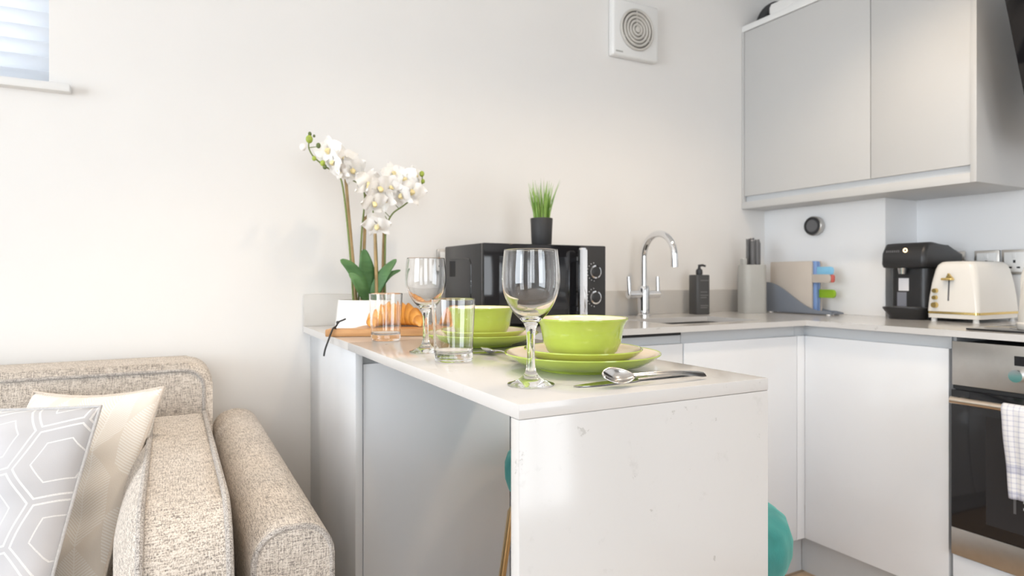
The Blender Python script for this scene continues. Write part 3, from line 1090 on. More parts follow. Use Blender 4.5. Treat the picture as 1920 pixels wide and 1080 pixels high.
# ================================================================== things along the back run
mw = thing('microwave', 'black microwave oven with silver handle on the back worktop', 'microwave', (1.004, 1.65, TOP))
hw_ = 0.2145
MB().box(-hw_, hw_, 0.012, 0.285, 0.012, 0.247, 0.004).build('housing', M['black_plastic'], mw)
MB().box(-hw_, 0.118, -0.006, 0.0115, 0.012, 0.247, 0.003).build('oven_door', M['black_gloss'], mw)
MB().box(-hw_ + 0.05, 0.07, -0.0072, -0.0061, 0.05, 0.21, 0.0003).build('door_window', plain('microwave_mesh_window', (0.02, 0.022, 0.026), 0.10), mw)
MB().box(0.1185, hw_, -0.006, 0.0115, 0.012, 0.247, 0.003).build('control_panel', M['black_matt'], mw)
MB().prism(rrect(0.098, 0.124, 0.018, 0.238, 0.006), 'y', -0.034, -0.022, 0.004, 3).build('handle', M['chrome'], mw)
for z in (0.05, 0.205):
    MB().box(0.104, 0.116, -0.0225, -0.0058, z - 0.006, z + 0.006).build('handle_mount', M['grey_plastic'], mw)
for z in (0.165, 0.085):
    b = MB()
    ring = []
    for (r, y) in ((0.021, -0.0062), (0.021, -0.012), (0.0165, -0.013), (0.0165, -0.0062)):
        ring.append([(0.172 + r * math.cos(2 * PI * i / 36), y, z + r * math.sin(2 * PI * i / 36)) for i in range(36)])
    b.loft(ring + [ring[0]], cap=False)
    kn = b.build('knob', M['chrome'], mw, weld=True)
    b = MB()
    b.loft([[(0.172 + r * math.cos(2 * PI * i / 36), y, z + r * math.sin(2 * PI * i / 36)) for i in range(36)] for (r, y) in ((0.0160, -0.0062), (0.0160, -0.0155), (0.0145, -0.0165))])
    b.build('knob_cap', M['black_plastic'], kn)
    b = MB()
    for k in range(9):
        a = PI * 0.55 + k * PI * 0.115
        x, zz = 0.172 + 0.0285 * math.cos(a), z + 0.0285 * math.sin(a)
        b.box(x - 0.0014, x + 0.0014, -0.0068, -0.0061, zz - 0.0014, zz + 0.0014)
    o = b.build('dial_marks', M['print'], mw)
    o['label'] = 'pale printed dial marks'
for (x, y) in ((-0.18, 0.03), (0.18, 0.03), (-0.18, 0.26), (0.18, 0.26)):
    MB().cyl((x, y, 0), (x, y, 0.0118), 0.012, n=16).build('foot', M['black_matt'], mw)
MB().tube(smooth_path([(-hw_, 0.24, 0.205), (-hw_, 0.11, 0.205), (-hw_, 0.085, 0.195), (-hw_, 0.08, 0.17), (-hw_, 0.08, 0.05)]), 0.0022, 8).build('side_ridge', M['black_gloss'], mw)
b = MB()
for k in range(6):
    b.box(-hw_ - 0.0006, -hw_ - 0.0001, 0.20 + k * 0.008, 0.2035 + k * 0.008, 0.15, 0.20)
b.build('vent_slits', M['black_gap'], mw)

gp = thing('potted_grass', 'bright green artificial grass in a matt black pot on the microwave', 'plant', (1.075, 1.80, TOP + 0.2473))
MB().lathe([(0, 0), (0.031, 0), (0.0325, 0.002), (0.0365, 0.092), (0.0355, 0.094), (0.033, 0.094), (0.032, 0.08), (0, 0.08)], 36).build('pot', M['black_matt'], gp)
MB().lathe([(0, 0.085), (0.02, 0.084), (0.0318, 0.081)], 24).build('soil', M['soil'], gp)
b = MB()
rg = random.Random(3)
for k in range(110):
    a, r = rg.uniform(0, 2 * PI), 0.026 * math.sqrt(rg.random())
    x, y = r * math.cos(a), r * math.sin(a)
    h = rg.uniform(0.085, 0.145)
    lean = rg.uniform(0.08, 0.32)
    dx, dy = math.cos(a + rg.uniform(-.6, .6)) * lean, math.sin(a + rg.uniform(-.6, .6)) * lean
    fa = rg.uniform(0, PI)
    wx, wy = 0.0019 * math.cos(fa), 0.0019 * math.sin(fa)
    prev = None
    for q in range(5):
        s_ = q / 4
        cx, cy, cz = x + dx * h * s_ ** 1.5, y + dy * h * s_ ** 1.5, 0.082 + h * s_ * (1 - 0.12 * lean * s_)
        k_ = 1 - 0.92 * s_ ** 2
        cur = (b.bm.verts.new((cx - wx * k_, cy - wy * k_, cz)), b.bm.verts.new((cx + wx * k_, cy + wy * k_, cz)))
        if prev:
            b.bm.faces.new((prev[0], prev[1], cur[1], cur[0]))
        prev = cur
o = b.build('grass_blades', M['grass'], gp)
o['kind'] = 'stuff'

sp = thing('soap_dispenser', 'dark grey square soap bottle with black pump beside the tap', 'soap dispenser', (1.883, 1.915, TOP), math.radians(-14))
MB().prism(rrect(-0.031, 0.031, -0.031, 0.031, 0.008), 'z', 0, 0.158, 0.004, 2).build('bottle', M['soap'], sp)
MB().lathe([(0, 0.1582), (0.0125, 0.1582), (0.0135, 0.166), (0.0125, 0.178), (0.006, 0.184), (0.005, 0.192), (0, 0.192)], 24).build('collar', M['black_plastic'], sp)
MB().tube([(-0.004, 0, 0.194), (0.012, -0.004, 0.197), (0.024, -0.008, 0.193)], [0.0055, 0.005, 0.004], 10).build('pump', M['black_plastic'], sp)
b = MB()
for (z, w_) in ((0.134, 0.036), (0.088, 0.030), (0.075, 0.034), (0.066, 0.026), (0.034, 0.034), (0.026, 0.030)):
    b.box(-0.012, -0.012 + w_, -0.0316, -0.0311, z, z + 0.003)
o = b.build('label_print', plain('soap_print', (0.16, 0.16, 0.16), 0.5), sp)
o['label'] = 'faint grey printed lines'

kb = thing('knife_block', 'light grey rounded knife block holding dark knives in the corner', 'knife block', (2.140, 1.875, TOP), math.radians(-20))
MB().loft([[(p[0], p[1], z) for p in rrect(-0.052 * k, 0.052 * k, -0.042 * k, 0.042 * k, 0.026)] for (k, z) in ((0.97, 0), (1.0, 0.004), (0.98, 0.19), (0.95, 0.2))]).build('block_body', M['block'], kb)
MB().prism(rrect(-0.047, -0.028, -0.014, 0.014, 0.004), 'z', 0.2002, 0.226, 0.002).build('scissor_slot', M['block'], kb)
for k, (x, y, h, tl) in enumerate(((-0.008, 0.016, 0.108, 0.02), (0.012, 0.020, 0.112, 0.05), (-0.004, -0.012, 0.100, 0.0), (0.016, -0.014, 0.104, 0.06), (0.030, 0.004, 0.094, 0.09))):
    kn = thing('kitchen_knife', ['dark-handled knife in the block, nearest the back wall on its left', 'tallest dark-handled knife in the block', 'dark-handled knife at the front left of the block',
                                 'dark-handled knife at the front right of the block', 'shortest dark-handled knife at the right end of the block'][k], 'knife', (0, 0, 0), group='knives in the block')
    kn.matrix_world = Matrix.Translation((2.140, 1.875, TOP)) @ Matrix.Rotation(math.radians(-20), 4, 'Z')
    MB().prism(rrect(x - 0.0085, x + 0.0085, y - 0.007, y + 0.007, 0.005), 'z', 0.2004, 0.2004 + h, 0.004, 2).build('handle', M['grey_plastic'], kn)
    MB().box(x - 0.0075, x + 0.0075, y - 0.006, y + 0.006, 0.2004 + h * 0.98, 0.2004 + h + 0.002, 0.001).build('end_cap', M['steel'], kn)

# ---- chopping-board set leaning in the corner
hold = thing('board_holder', 'slate blue holder with a wave-shaped front for the chopping boards', 'holder', (2.262, 1.74, TOP))
wave = [(0.165, 0.008)]
for i in range(21):
    s_ = i / 20
    y = 0.165 - 0.285 * s_
    z = 0.016 + 0.112 * (0.5 + 0.5 * math.cos(PI * min(1, s_ * 1.08)))
    wave.append((y, z))
wave += [(-0.15, 0.010), (-0.15, 0.008)]
MB().prism(wave, 'x', -0.006, 0.0, 0.001).build('front_wall', M['dark_slate'], hold)
MB().prism(wave, 'x', 0.056, 0.062, 0.001).build('rear_wall', M['dark_slate'], hold)
MB().box(0.0, 0.056, 0.158, 0.165, 0.008, 0.126).build('end_wall', M['black_matt'], hold)
MB().box(-0.006, 0.062, -0.15, 0.165, 0.004, 0.0078).build('tray', M['dark_slate'], hold)
for (x, y) in ((0.0, -0.13), (0.05, -0.13), (0.0, 0.14), (0.05, 0.14)):
    MB().cyl((x, y, 0), (x, y, 0.0038), 0.008, n=12).build('foot', M['white_plastic'], hold)
specs = [  # x offset, label, body mat, tab z, tab mat, length shift
    (0.004, 'beige chopping board with a red tipped tab, front of the set', 'beige_board', 0.135, 'beige_board', 0.0, 'pink_tab'),
    (0.017, 'chopping board with a sky blue tab near the top', 'blue_board', 0.165, 'blue_tab', 0.012, None),
    (0.030, 'chopping board with a lime green tab low down', 'blue_board', 0.075, 'green_tab', 0.012, None),
    (0.043, 'olive edged chopping board at the rear of the set', 'beige_board', 0.105, 'beige_board', 0.012, None)]
for (dx, lab, bmn, tz, tmn, sh, tip) in specs:
    t = thing('chopping_board', lab, 'chopping board', (2.262 + dx, 1.74, TOP + 0.0082), group='chopping boards in the holder')
    MB().prism(rrect(-0.052 - sh, 0.148, 0.0, 0.205, 0.006), 'x', 0.0, 0.008, 0.0012).build('board', M[bmn], t)
    if tip != None or tmn != 'beige_board':
        MB().prism(rrect(-0.135, -0.0525 - sh, tz - 0.0165, tz + 0.0165, 0.006, radii=(0, 0.012, 0.012, 0)), 'x', 0.0, 0.008, 0.0008).build('tab', M[tmn], t)
    if tip:
        MB().prism(rrect(-0.148, -0.1352, tz - 0.0155, tz + 0.0155, 0.006, radii=(0, 0.008, 0.008, 0)), 'x', 0.0, 0.008, 0.0008).build('tab_tip', M[tip], t)

# ================================================================== orchid
OX, OYY = 0.505, 1.83
oc = thing('potted_orchid', 'white artificial orchid with bamboo canes in a low white pot', 'orchid', (OX, OYY, TOP))
ow = Vector((OX, OYY, TOP))
MB().lathe([(0, 0), (0.088, 0), (0.0905, 0.003), (0.081, 0.082), (0.080, 0.084), (0.077, 0.083), (0.075, 0.07), (0, 0.07)], 48).build('pot', M['white_gloss'], oc)
MB().lathe([(0, 0.076), (0.05, 0.075), (0.0755, 0.0715)], 32).build('moss', M['soil'], oc)


def lp(u, v, dY=0.0):
    return at(u, v, OYY + dY) - ow


def zb(p):      # carry a point of the plant down into the soil
    return Vector((p.x, p.y, 0.07))


for (u0, u1, v1, dY) in ((668, 648, 334, 0.0), (678, 687, 356, 0.015), (706, 703, 432, -0.01), (716, 720, 434, 0.01)):
    p1 = lp(u1, v1, dY)
    p0 = lp(u0, 556, dY)
    p0 = zb(p0)
    MB().tube([p0, p0.lerp(p1, 0.33) + Vector((0.001, 0, 0)), p0.lerp(p1, 0.66), p1], [0.0052, 0.005, 0.0048, 0.0045], 10).build('cane', M['stick'], oc)
stems = [
    [(663, 556, -0.01), (655, 460, -0.01), (643, 352, -0.008), (632, 328, -0.008), (610, 312, -0.02), (588, 294, -0.03), (579, 277, -0.035), (580, 264, -0.035)],
    [(672, 556, 0.005), (678, 440, 0.005), (684, 370, 0.01), (674, 347, 0.0), (661, 338, 0.0), (649, 333, -0.005)],
    [(710, 556, 0.0), (706, 470, 0.0), (704, 430, -0.005), (700, 400, -0.015), (694, 370, -0.02)],
    [(722, 556, 0.0), (722, 480, 0.0), (724, 430, 0.0), (735, 402, 0.0), (756, 386, -0.01), (778, 368, -0.015), (790, 350, -0.02), (792, 328, -0.02)]]
for st in stems:
    P = [lp(*p) for p in st]
    P[0] = zb(P[0])
    P = smooth_path(P, 5)
    MB().tube(P, [0.0030 - 0.0013 * i / len(P) for i in range(len(P))], 8).build('stem', M['stem'], oc)
# little side stalks
for (a, c) in (((661, 338, 0), (655, 322, -0.01)), ((668, 342, 0), (672, 334, -0.01)), ((732, 408, 0), (722, 398, -0.01)), ((748, 391, 0), (742, 385, -0.01)), ((580, 277, -0.035), (594, 275, -0.04)), ((728, 415, 0), (722, 405, -0.01))):
    MB().tube([lp(*a), lp(*a).lerp(lp(*c), 0.5), lp(*c)], [0.0014, 0.0012, 0.001], 6).build('stalk', M['stem'], oc)


def petal_mesh(wd, ln, cup, name):
    b = MB()
    def f(i, j):
        s_ = j
        w_ = wd * (math.sin(PI * min(1, 0.06 + 0.94 * s_) ** 0.75)) ** 0.8 if 0 < s_ < 1 else wd * (0.12 if s_ == 0 else 0.02)
        x = (2 * i - 1) * w_
        return (x, ln * s_, cup * ln * (s_ ** 2) * 0.4 - cup * 0.5 * abs(2 * i - 1) ** 2 * w_ - 0.002 * math.sin(s_ * 9 + i * 4))
    b.grid(f, 6, 8)
    o = b.build(name, M['petal'])
    me = o.data
    bpy.data.objects.remove(o)
    return me


pet_wide = petal_mesh(0.0185, 0.034, 0.25, 'petal')
pet_slim = petal_mesh(0.0115, 0.034, 0.2, 'sepal')
b = MB()
b.grid(lambda i, j: ((2 * i - 1) * 0.006 * math.sin(PI * (0.15 + 0.8 * j)), 0.014 * j - 0.004, 0.006 + 0.007 * math.sin(PI * j) - 0.010 * (2 * i - 1) ** 2 * 0.6), 6, 6)
o = b.build('lip', M['lip'])
lip_me = o.data
bpy.data.objects.remove(o)


def link(name, me, parent, mat_local):
    o = bpy.data.objects.new(name, me)
    col.objects.link(o)
    o.parent = parent
    o.matrix_local = mat_local
    return o


def flower(u, v, dY, size, yaw=0.0, pitch=0.0, roll=0.0):
    p = lp(u, v, dY)
    e = bpy.data.objects.new('flower', None)
    e.empty_display_size = 0.01
    col.objects.link(e)
    e.parent = oc
    # local z of the flower looks back to the camera, then turned by yaw / pitch
    view = (Vector((0, 0, CAM_Z)) - (p + ow)).normalized()
    q = view.to_track_quat('Z', 'Y').to_matrix().to_4x4()
    e.matrix_local = Matrix.Translation(p) @ q @ Matrix.Rotation(yaw, 4, 'Y') @ Matrix.Rotation(pitch, 4, 'X') @ Matrix.Rotation(roll, 4, 'Z') @ Matrix.Scale(size * 1.28, 4)
    for k in (0, 1):
        link('petal', pet_wide, e, Matrix.Rotation((-1, 1)[k] * math.radians(78), 4, 'Z') @ Matrix.Translation((0, 0.002, 0.002)))
    for a in (0, 140, 220):
        link('sepal', pet_slim, e, Matrix.Rotation(math.radians(a), 4, 'Z') @ Matrix.Translation((0, 0.002, -0.001)))
    link('lip', lip_me, e, Matrix.Rotation(PI, 4, 'Z'))


for f in ((616, 282, -0.03, 1.0, -0.5, -0.3, 0.2), (626, 303, -0.04, 0.85, -0.9, 0.2, -0.3), (645, 298, -0.005, 1.0, 0.4, -0.4, 0.1), (660, 318, -0.02, 1.0, 0.2, 0.3, 0.5),
          (636, 318, -0.035, 0.75, -0.6, 0.5, 0.3), (690, 345, -0.03, 1.05, 0.5, -0.1, -0.4), (710, 352, -0.045, 1.1, 0.7, 0.2, 0.4), (700, 380, -0.04, 1.0, 0.6, 0.3, 0.2),
          (722, 374, -0.02, 0.85, -0.5, 0.1, 0.6), (707, 422, -0.04, 1.0, -0.2, 0.7, 0.1), (737, 325, 0.01, 0.9, 0.3, -0.5, 0.2), (760, 336, -0.005, 1.0, -0.3, -0.2, 0.5),
          (772, 358, -0.03, 1.05, 0.4, 0.1, -0.2), (752, 365, -0.03, 0.95, -0.6, 0.4, 0.3), (778, 330, 0.0, 0.75, 0.7, -0.3, 0.1), (733, 350, -0.03, 0.85, -0.3, 0.2, 0.9)):
    flower(*f)


def bud(u, v, dY, r, m, stretch=1.2):
    p = lp(u, v, dY)
    prof = [(0, -r * stretch)] + [(r * math.cos(a), r * stretch * math.sin(a)) for a in [-PI / 2 + PI * k / 8 for k in range(1, 8)]] + [(0, r * stretch)]
    MB().lathe(prof, 14, p).build('bud', m, oc)


for q in ((580, 261, -0.035, 0.0095, M['bud']), (581, 251, -0.03, 0.005, M['dark_bud']), (589, 255, -0.03, 0.0035, M['dark_bud']), (597, 273, -0.04, 0.0065, M['dark_bud']), (568, 276, -0.035, 0.0085, M['petal']),
          (589, 297, -0.03, 0.006, M['bud']), (605, 306, -0.03, 0.007, M['bud']), (609, 313, -0.03, 0.006, M['dark_bud']), (789, 352, -0.025, 0.007, M['dark_bud']), (793, 340, -0.02, 0.006, M['bud']),
          (791, 326, -0.02, 0.0075, M['bud']), (786, 347, -0.03, 0.005, M['dark_bud'])):
    bud(*q)


def strap_leaf(pts, wd, tw_):
    P = smooth_path([lp(*p) for p in pts], 6)
    n = len(P)
    b = MB()
    V = []
    for i, p in enumerate(P):
        s_ = i / (n - 1)
        t_ = (P[min(i + 1, n - 1)] - P[max(i - 1, 0)]).normalized()
        side = t_.cross(Vector((math.sin(tw_), -math.cos(tw_), 0.25))).normalized()
        nn = side.cross(t_).normalized()
        w_ = wd * (0.25 + 0.75 * math.sin(PI * min(1.0, 0.12 + 0.9 * s_) ** 1.15)) * (1.0 if s_ < 0.98 else 0.25)
        V.append([b.bm.verts.new(p + side * w_ * k + nn * 0.22 * w_ * k * k) for k in (-1, -0.5, 0, 0.5, 1)])
    for i in range(n - 1):
        for k in range(4):
            b.bm.faces.new((V[i][k], V[i][k + 1], V[i + 1][k + 1], V[i + 1][k]))
    o = b.build('leaf', M['leaf'], oc, angle=80)
    m_ = o.modifiers.new('thickness', 'SOLIDIFY')
    m_.thickness = 0.0012


strap_leaf([(690, 568, 0.0), (676, 530, -0.02), (657, 503, -0.03), (638, 487, -0.035)], 0.021, 0.3)
strap_leaf([(692, 568, 0.01), (688, 530, 0.005), (685, 498, -0.005), (682, 467, -0.012)], 0.026, 0.1)
strap_leaf([(688, 568, -0.02), (680, 548, -0.045), (668, 525, -0.055), (655, 512, -0.05)], 0.017, 0.2)
strap_leaf([(698, 568, 0.0), (706, 540, -0.01), (722, 510, -0.015), (743, 486, -0.01)], 0.017, -0.4)
strap_leaf([(702, 566, 0.0), (715, 535, 0.0), (730, 516, 0.0), (751, 506, 0.01)], 0.012, -0.9)

# ================================================================== serving board and croissants
BA = math.atan2(-0.4, 0.917)
bd = thing('serving_board', 'wooden paddle serving board with black strap at the bar edge', 'serving board', (0.341, 1.615, TOP + 0.0003), BA)
out = [(0.0, 0.0), (0.35, 0.0), (0.355, 0.005), (0.355, 0.145), (0.35, 0.15), (0.09, 0.15), (0.08, 0.146), (0.072, 0.135), (0.066, 0.06), (0.058, 0.05), (0.004, 0.046), (0.0, 0.042)]
MB().prism(out, 'z', 0, 0.018, 0.0025).build('board', M['board'], bd)
MB().lathe([(0.0, 0.0182), (0.007, 0.0182), (0.006, 0.0188), (0, 0.0188)], 16, (0.018, 0.023, 0)).build('strap_hole', M['black_gap'], bd)
MB().tube(smooth_path([(0.020, 0.023, 0.0195), (0.022, 0.010, 0.024), (0.019, -0.004, 0.020), (0.014, -0.008, 0.006), (0.009, -0.012, -0.010), (0.004, -0.02, -0.028), (0.001, -0.022, -0.045)]), 0.0022, 8).build('strap', M['leather'], bd)
MB().tube(smooth_path([(0.020, 0.020, 0.021), (0.026, 0.016, 0.030), (0.030, 0.010, 0.036), (0.044, 0.008, 0.042), (0.048, 0.006, 0.044)]), 0.0022, 8).build('strap', M['leather'], bd)
MB().lathe([(0, -0.004), (0.0035, -0.002), (0.0042, 0.001), (0.003, 0.004), (0, 0.005)], 10, (0.028, 0.012, 0.034)).build('strap_knot', M['leather'], bd)


def croissant(label, loc, rz, k=1.0, arc=200, nb=9):
    t = thing('croissant', label, 'croissant', loc, rz, 'croissants on the serving board')
    b = MB()
    b.uv = b.bm.loops.layers.uv.new('UVMap')
    N, n = 72, 20
    rings = []
    R = 0.044 * k
    for i in range(N + 1):
        s_ = i / N
        a = math.radians(-arc / 2 + arc * s_)
        env = max(0.06, math.sin(PI * s_)) ** 0.75
        seg = nb * s_
        fr = seg - math.floor(seg)
        w_ = abs(2 * s_ - 1)
        step = (1 - fr) if s_ > 0.5 else fr
        r = 0.032 * k * env * (0.86 + 0.20 * step)
        cx, cy = R * 1.25 * math.sin(a), R * 0.8 * (math.cos(a) - 0.4)
        tx, ty = 1.25 * math.cos(a), -0.8 * math.sin(a)
        l = math.hypot(tx, ty)
        nx, ny = ty / l, -tx / l
        ring = []
        for q in range(n):
            th = 2 * PI * q / n
            z = r * math.sin(th)
            z = z * (0.78 if z < 0 else 1.0)
            ring.append(b.bm.verts.new((cx + nx * r * math.cos(th), cy + ny * r * math.cos(th), z + 0.78 * r + 0.001)))
        rings.append(ring)
    for i in range(N):
        for q in range(n):
            k2 = (q + 1) % n
            f = b.bm.faces.new((rings[i][q], rings[i][k2], rings[i + 1][k2], rings[i + 1][q]))
            for lpp, ii in zip(f.loops, (i, i, i + 1, i + 1)):
                v_ = nb * ii / N
                lpp[b.uv].uv = ((v_ if ii / N < 0.5 else -v_), 0)
    b.bm.faces.new(list(reversed(rings[0])))
    b.bm.faces.new(rings[-1])
    b.build('pastry', M['croissant'], t, angle=50)


def board_pt(s_, n_):
    return (0.341 + 0.917 * s_ + 0.4 * n_, 1.615 - 0.4 * s_ + 0.917 * n_, TOP + 0.0188)


croissant('golden croissant at the strap end of the wooden board', board_pt(0.165, 0.075), BA + 0.15, 1.12)
croissant('golden croissant at the far end of the wooden board', board_pt(0.298, 0.078), BA - 1.1, 0.92)

# ================================================================== place settings on the bar
def plate_profile(r, h, foot):
    o_ = [(0.0, 0.0015), (foot - 0.004, 0.0015), (foot - 0.003, 0.0), (foot, 0.0), (foot + 0.001, 0.003), (r * 0.80, h * 0.36), (r * 0.93, h * 0.70), (r, h - 0.001), (r - 0.0005, h + 0.0008)]
    i_ = [(r - 0.0035, h), (r * 0.91, h * 0.80), (r * 0.78, h * 0.50), (foot, 0.0085), (0.0, 0.008)]
    mats = [0] * len(o_) + [1] * (len(i_) - 1)
    return o_ + i_, mats


def bowl_profile():
    o_ = [(0, 0.0015), (0.036, 0.0015), (0.037, 0), (0.041, 0), (0.046, 0.003), (0.054, 0.012), (0.0595, 0.026), (0.062, 0.042), (0.0645, 0.054), (0.069, 0.062), (0.0705, 0.0645), (0.0700, 0.0662)]
    i_ = [(0.0675, 0.0655), (0.062, 0.057), (0.058, 0.042), (0.0555, 0.027), (0.048, 0.012), (0.035, 0.006), (0, 0.005)]
    k = 0.0745 / 0.0705
    return [(r * k, z * 0.98) for (r, z) in o_ + i_], [0] * len(o_) + [1] * (len(i_) - 1)


def setting(cx, cy, where):
    pr, ms = plate_profile(0.126, 0.027, 0.070)
    t = thing('dinner_plate', 'lime green dinner plate, largest of the stack ' + where, 'plate', (cx, cy, TOP + 0.0003), group='green dinner plates on the bar')
    MB().lathe(pr, 72, mats=ms).build('plate_body', [M['green_glaze'], M['cream_glaze']], t, angle=60)
    pr, ms = plate_profile(0.096, 0.0245, 0.055)
    t = thing('side_plate', 'lime green side plate between dinner plate and bowl ' + where, 'plate', (cx + 0.002, cy, TOP + 0.0003 + 0.0089), group='green side plates on the bar')
    MB().lathe(pr, 72, mats=ms).build('plate_body', [M['green_glaze'], M['cream_glaze']], t, angle=60)
    pr, ms = bowl_profile()
    t = thing('cereal_bowl', 'lime green bowl with cream inside on the plates ' + where, 'bowl', (cx, cy, TOP + 0.0003 + 0.0178), group='green bowls on the bar')
    MB().lathe(pr, 72, mats=ms).build('bowl_body', [M['green_glaze'], M['cream_glaze']], t, angle=60)


setting(0.5905, 0.861, 'at the front of the bar')
setting(0.605, 1.271, 'at the rear by the microwave')


def dense(prof, k=5):
    P = smooth_path([(r, 0, z) for (r, z) in prof], k)
    return [(max(0.0, p.x), p.z) for p in P]


def wine_glass(label, x, y):
    t = thing('wine_glass', label, 'wine glass', (x, y, TOP + 0.0003), 0.3, 'wine glasses on the bar')
    foot = [(0, 0.0), (0.030, 0.0), (0.0318, 0.0003)]
    outer = [(0.0326, 0.0012), (0.0318, 0.0022), (0.026, 0.0040), (0.016, 0.0085), (0.009, 0.016), (0.0062, 0.026), (0.0055, 0.04), (0.0055, 0.058), (0.0064, 0.072), (0.0085, 0.081),
             (0.013, 0.088), (0.022, 0.097), (0.031, 0.110), (0.0372, 0.125), (0.0398, 0.140), (0.0398, 0.153), (0.0385, 0.170), (0.0368, 0.1855)]
    rim = [(0.0366, 0.1860), (0.0362, 0.1860)]
    inner = [(0.0359, 0.1855), (0.0375, 0.170), (0.0387, 0.153), (0.0387, 0.140), (0.0361, 0.1255), (0.0299, 0.1112), (0.0205, 0.0990), (0.011, 0.0922), (0.004, 0.0903), (0, 0.090)]
    MB().lathe(foot + dense(outer) + rim + dense(inner), 72).build('glass_body', M['glass'], t, angle=50)


def tumbler(label, x, y):
    t = thing('tumbler', label, 'tumbler', (x, y, TOP + 0.0003), 0, 'tumblers on the bar')
    wall = lambda z: 0.0334 + 0.0054 * z / 0.110
    outer = [(0, 0.0008), (0.026, 0.0006), (0.0295, 0.0), (0.0318, 0.0004), (0.0330, 0.0015)]
    outer += [(wall(z), z) for z in (0.003, 0.004, 0.006, 0.02, 0.05, 0.08, 0.105, 0.1085, 0.1095)]
    inner = [(wall(0.1102) - 0.0003, 0.1102), (wall(0.1102) - 0.0010, 0.1102)]
    inner += [(wall(z) - 0.0013, z) for z in (0.1095, 0.1085, 0.105, 0.08, 0.05, 0.025, 0.0205, 0.0195)]
    inner += [(0.0318, 0.0175), (0.0295, 0.0155), (0.026, 0.0145), (0.02, 0.0140), (0, 0.0138)]
    MB().lathe(outer + inner, 72).build('glass_body', M['glass'], t, angle=50)


wine_glass('tall clear wine glass in the foreground beside the front plates', 0.438, 0.762)
wine_glass('clear wine glass standing behind the nearer tumbler', 0.448, 1.197)
tumbler('clear straight tumbler nearer the camera beside the wine glass', 0.443, 1.045)
tumbler('clear straight tumbler farther away in front of the croissants', 0.448, 1.462)


def place_local(pts, m):
    return [m @ Vector(p) for p in pts]


def spoon(label, tip, end, bowl_lift, tilt, grp):
    tip, end = Vector(tip), Vector(end)
    d = end - tip
    Ln = d.length
    rz = math.atan2(d.y, d.x)
    t = thing('spoon', label, 'spoon', (tip.x, tip.y, tip.z), rz, grp)
    pitch = math.asin(max(-1, min(1, d.z / Ln)))
    rot = Matrix.Rotation(-pitch, 4, 'Y') @ Matrix.Rotation(tilt, 4, 'X')
    bl_ = 0.052
    b = MB()
    def fb(i, j):
        s_ = j
        w_ = 0.0135 * math.sin(PI * (0.03 + 0.94 * s_) ** 0.9) ** 0.75 + 0.0008
        y = (2 * i - 1) * w_
        return rot @ Vector((bl_ * s_, y, 0.007 * (abs(2 * i - 1) ** 2) * math.sin(PI * s_) - 0.007 * math.sin(PI * s_) + 0.004))
    b.grid(fb, 10, 14)
    o = b.build('bowl', M['cutlery'], t, angle=80)
    m_ = o.modifiers.new('thickness', 'SOLIDIFY'); m_.thickness = 0.0012
    b = MB()
    secs = []
    for k in range(13):
        s_ = k / 12
        x = bl_ * 0.96 + (Ln - bl_ * 0.96) * s_
        w_ = 0.0022 + 0.0036 * s_ ** 2 if s_ < 0.97 else 0.004
        h = 0.0013
        z = 0.004 + 0.004 * math.sin(PI * s_)
        secs.append([rot @ Vector((x, p[0], z + p[1])) for p in ((-w_, -h * 0.6), (0, -h), (w_, -h * 0.6), (w_, h * 0.6), (0, h), (-w_, h * 0.6))])
    b.loft(secs)
    b.build('handle', M['cutlery'], t, angle=50)


def knife(label, tip, end, grp):
    tip, end = Vector(tip), Vector(end)
    d = end - tip
    Ln = d.length
    t = thing('table_knife', label, 'knife', tip, math.atan2(d.y, d.x), grp)
    b = MB()
    secs = []
    for k in range(11):
        s_ = k / 10
        x = 0.11 * s_
        w0 = -0.009 * min(1, (s_ * 4) ** 0.6) if s_ < 0.95 else -0.006
        w1 = 0.0075 * min(1, (s_ * 2.2) ** 0.8)
        secs.append([(x, w0 - 0.0004, 0.0009), (x, w1 + 0.0004, 0.0005), (x, w1 + 0.0004, 0.0026), (x, w0 - 0.0004, 0.0016)])
    b.loft(secs)
    b.build('blade', M['cutlery'], t, angle=30)
    b = MB()
    secs = []
    for k in range(11):
        s_ = k / 10
        x = 0.1102 + (Ln - 0.1102) * s_
        w_ = 0.005 + 0.0048 * s_ if s_ < 0.97 else 0.007
        h = 0.0022 + 0.0008 * s_
        secs.append([(x, w_ * math.cos(a), h + 0.0001 + h * math.sin(a)) for a in [2 * PI * q / 10 for q in range(10)]])
    b.loft(secs)
    b.build('handle', M['cutlery'], t, angle=50)


knife('steel table knife lying in front of the front plates', (0.478, 0.7165, TOP + 0.0003), (0.699, 0.726, TOP + 0.0003), 'table knives on the bar')
spoon('steel spoon resting across the knife in front of the front plates', (0.508, 0.694, TOP + 0.0150), (0.687, 0.690, TOP + 0.0035), 0.01, math.radians(40), 'spoons on the bar')
knife('steel table knife lying in front of the rear plates', (0.475, 1.133, TOP + 0.0003), (0.685, 1.08, TOP + 0.0003), 'table knives on the bar')
spoon('steel spoon between the rear plates and the front plates', (0.540, 1.125, TOP + 0.0085), (0.533, 0.985, TOP + 0.0035), 0.01, math.radians(-12), 'spoons on the bar')

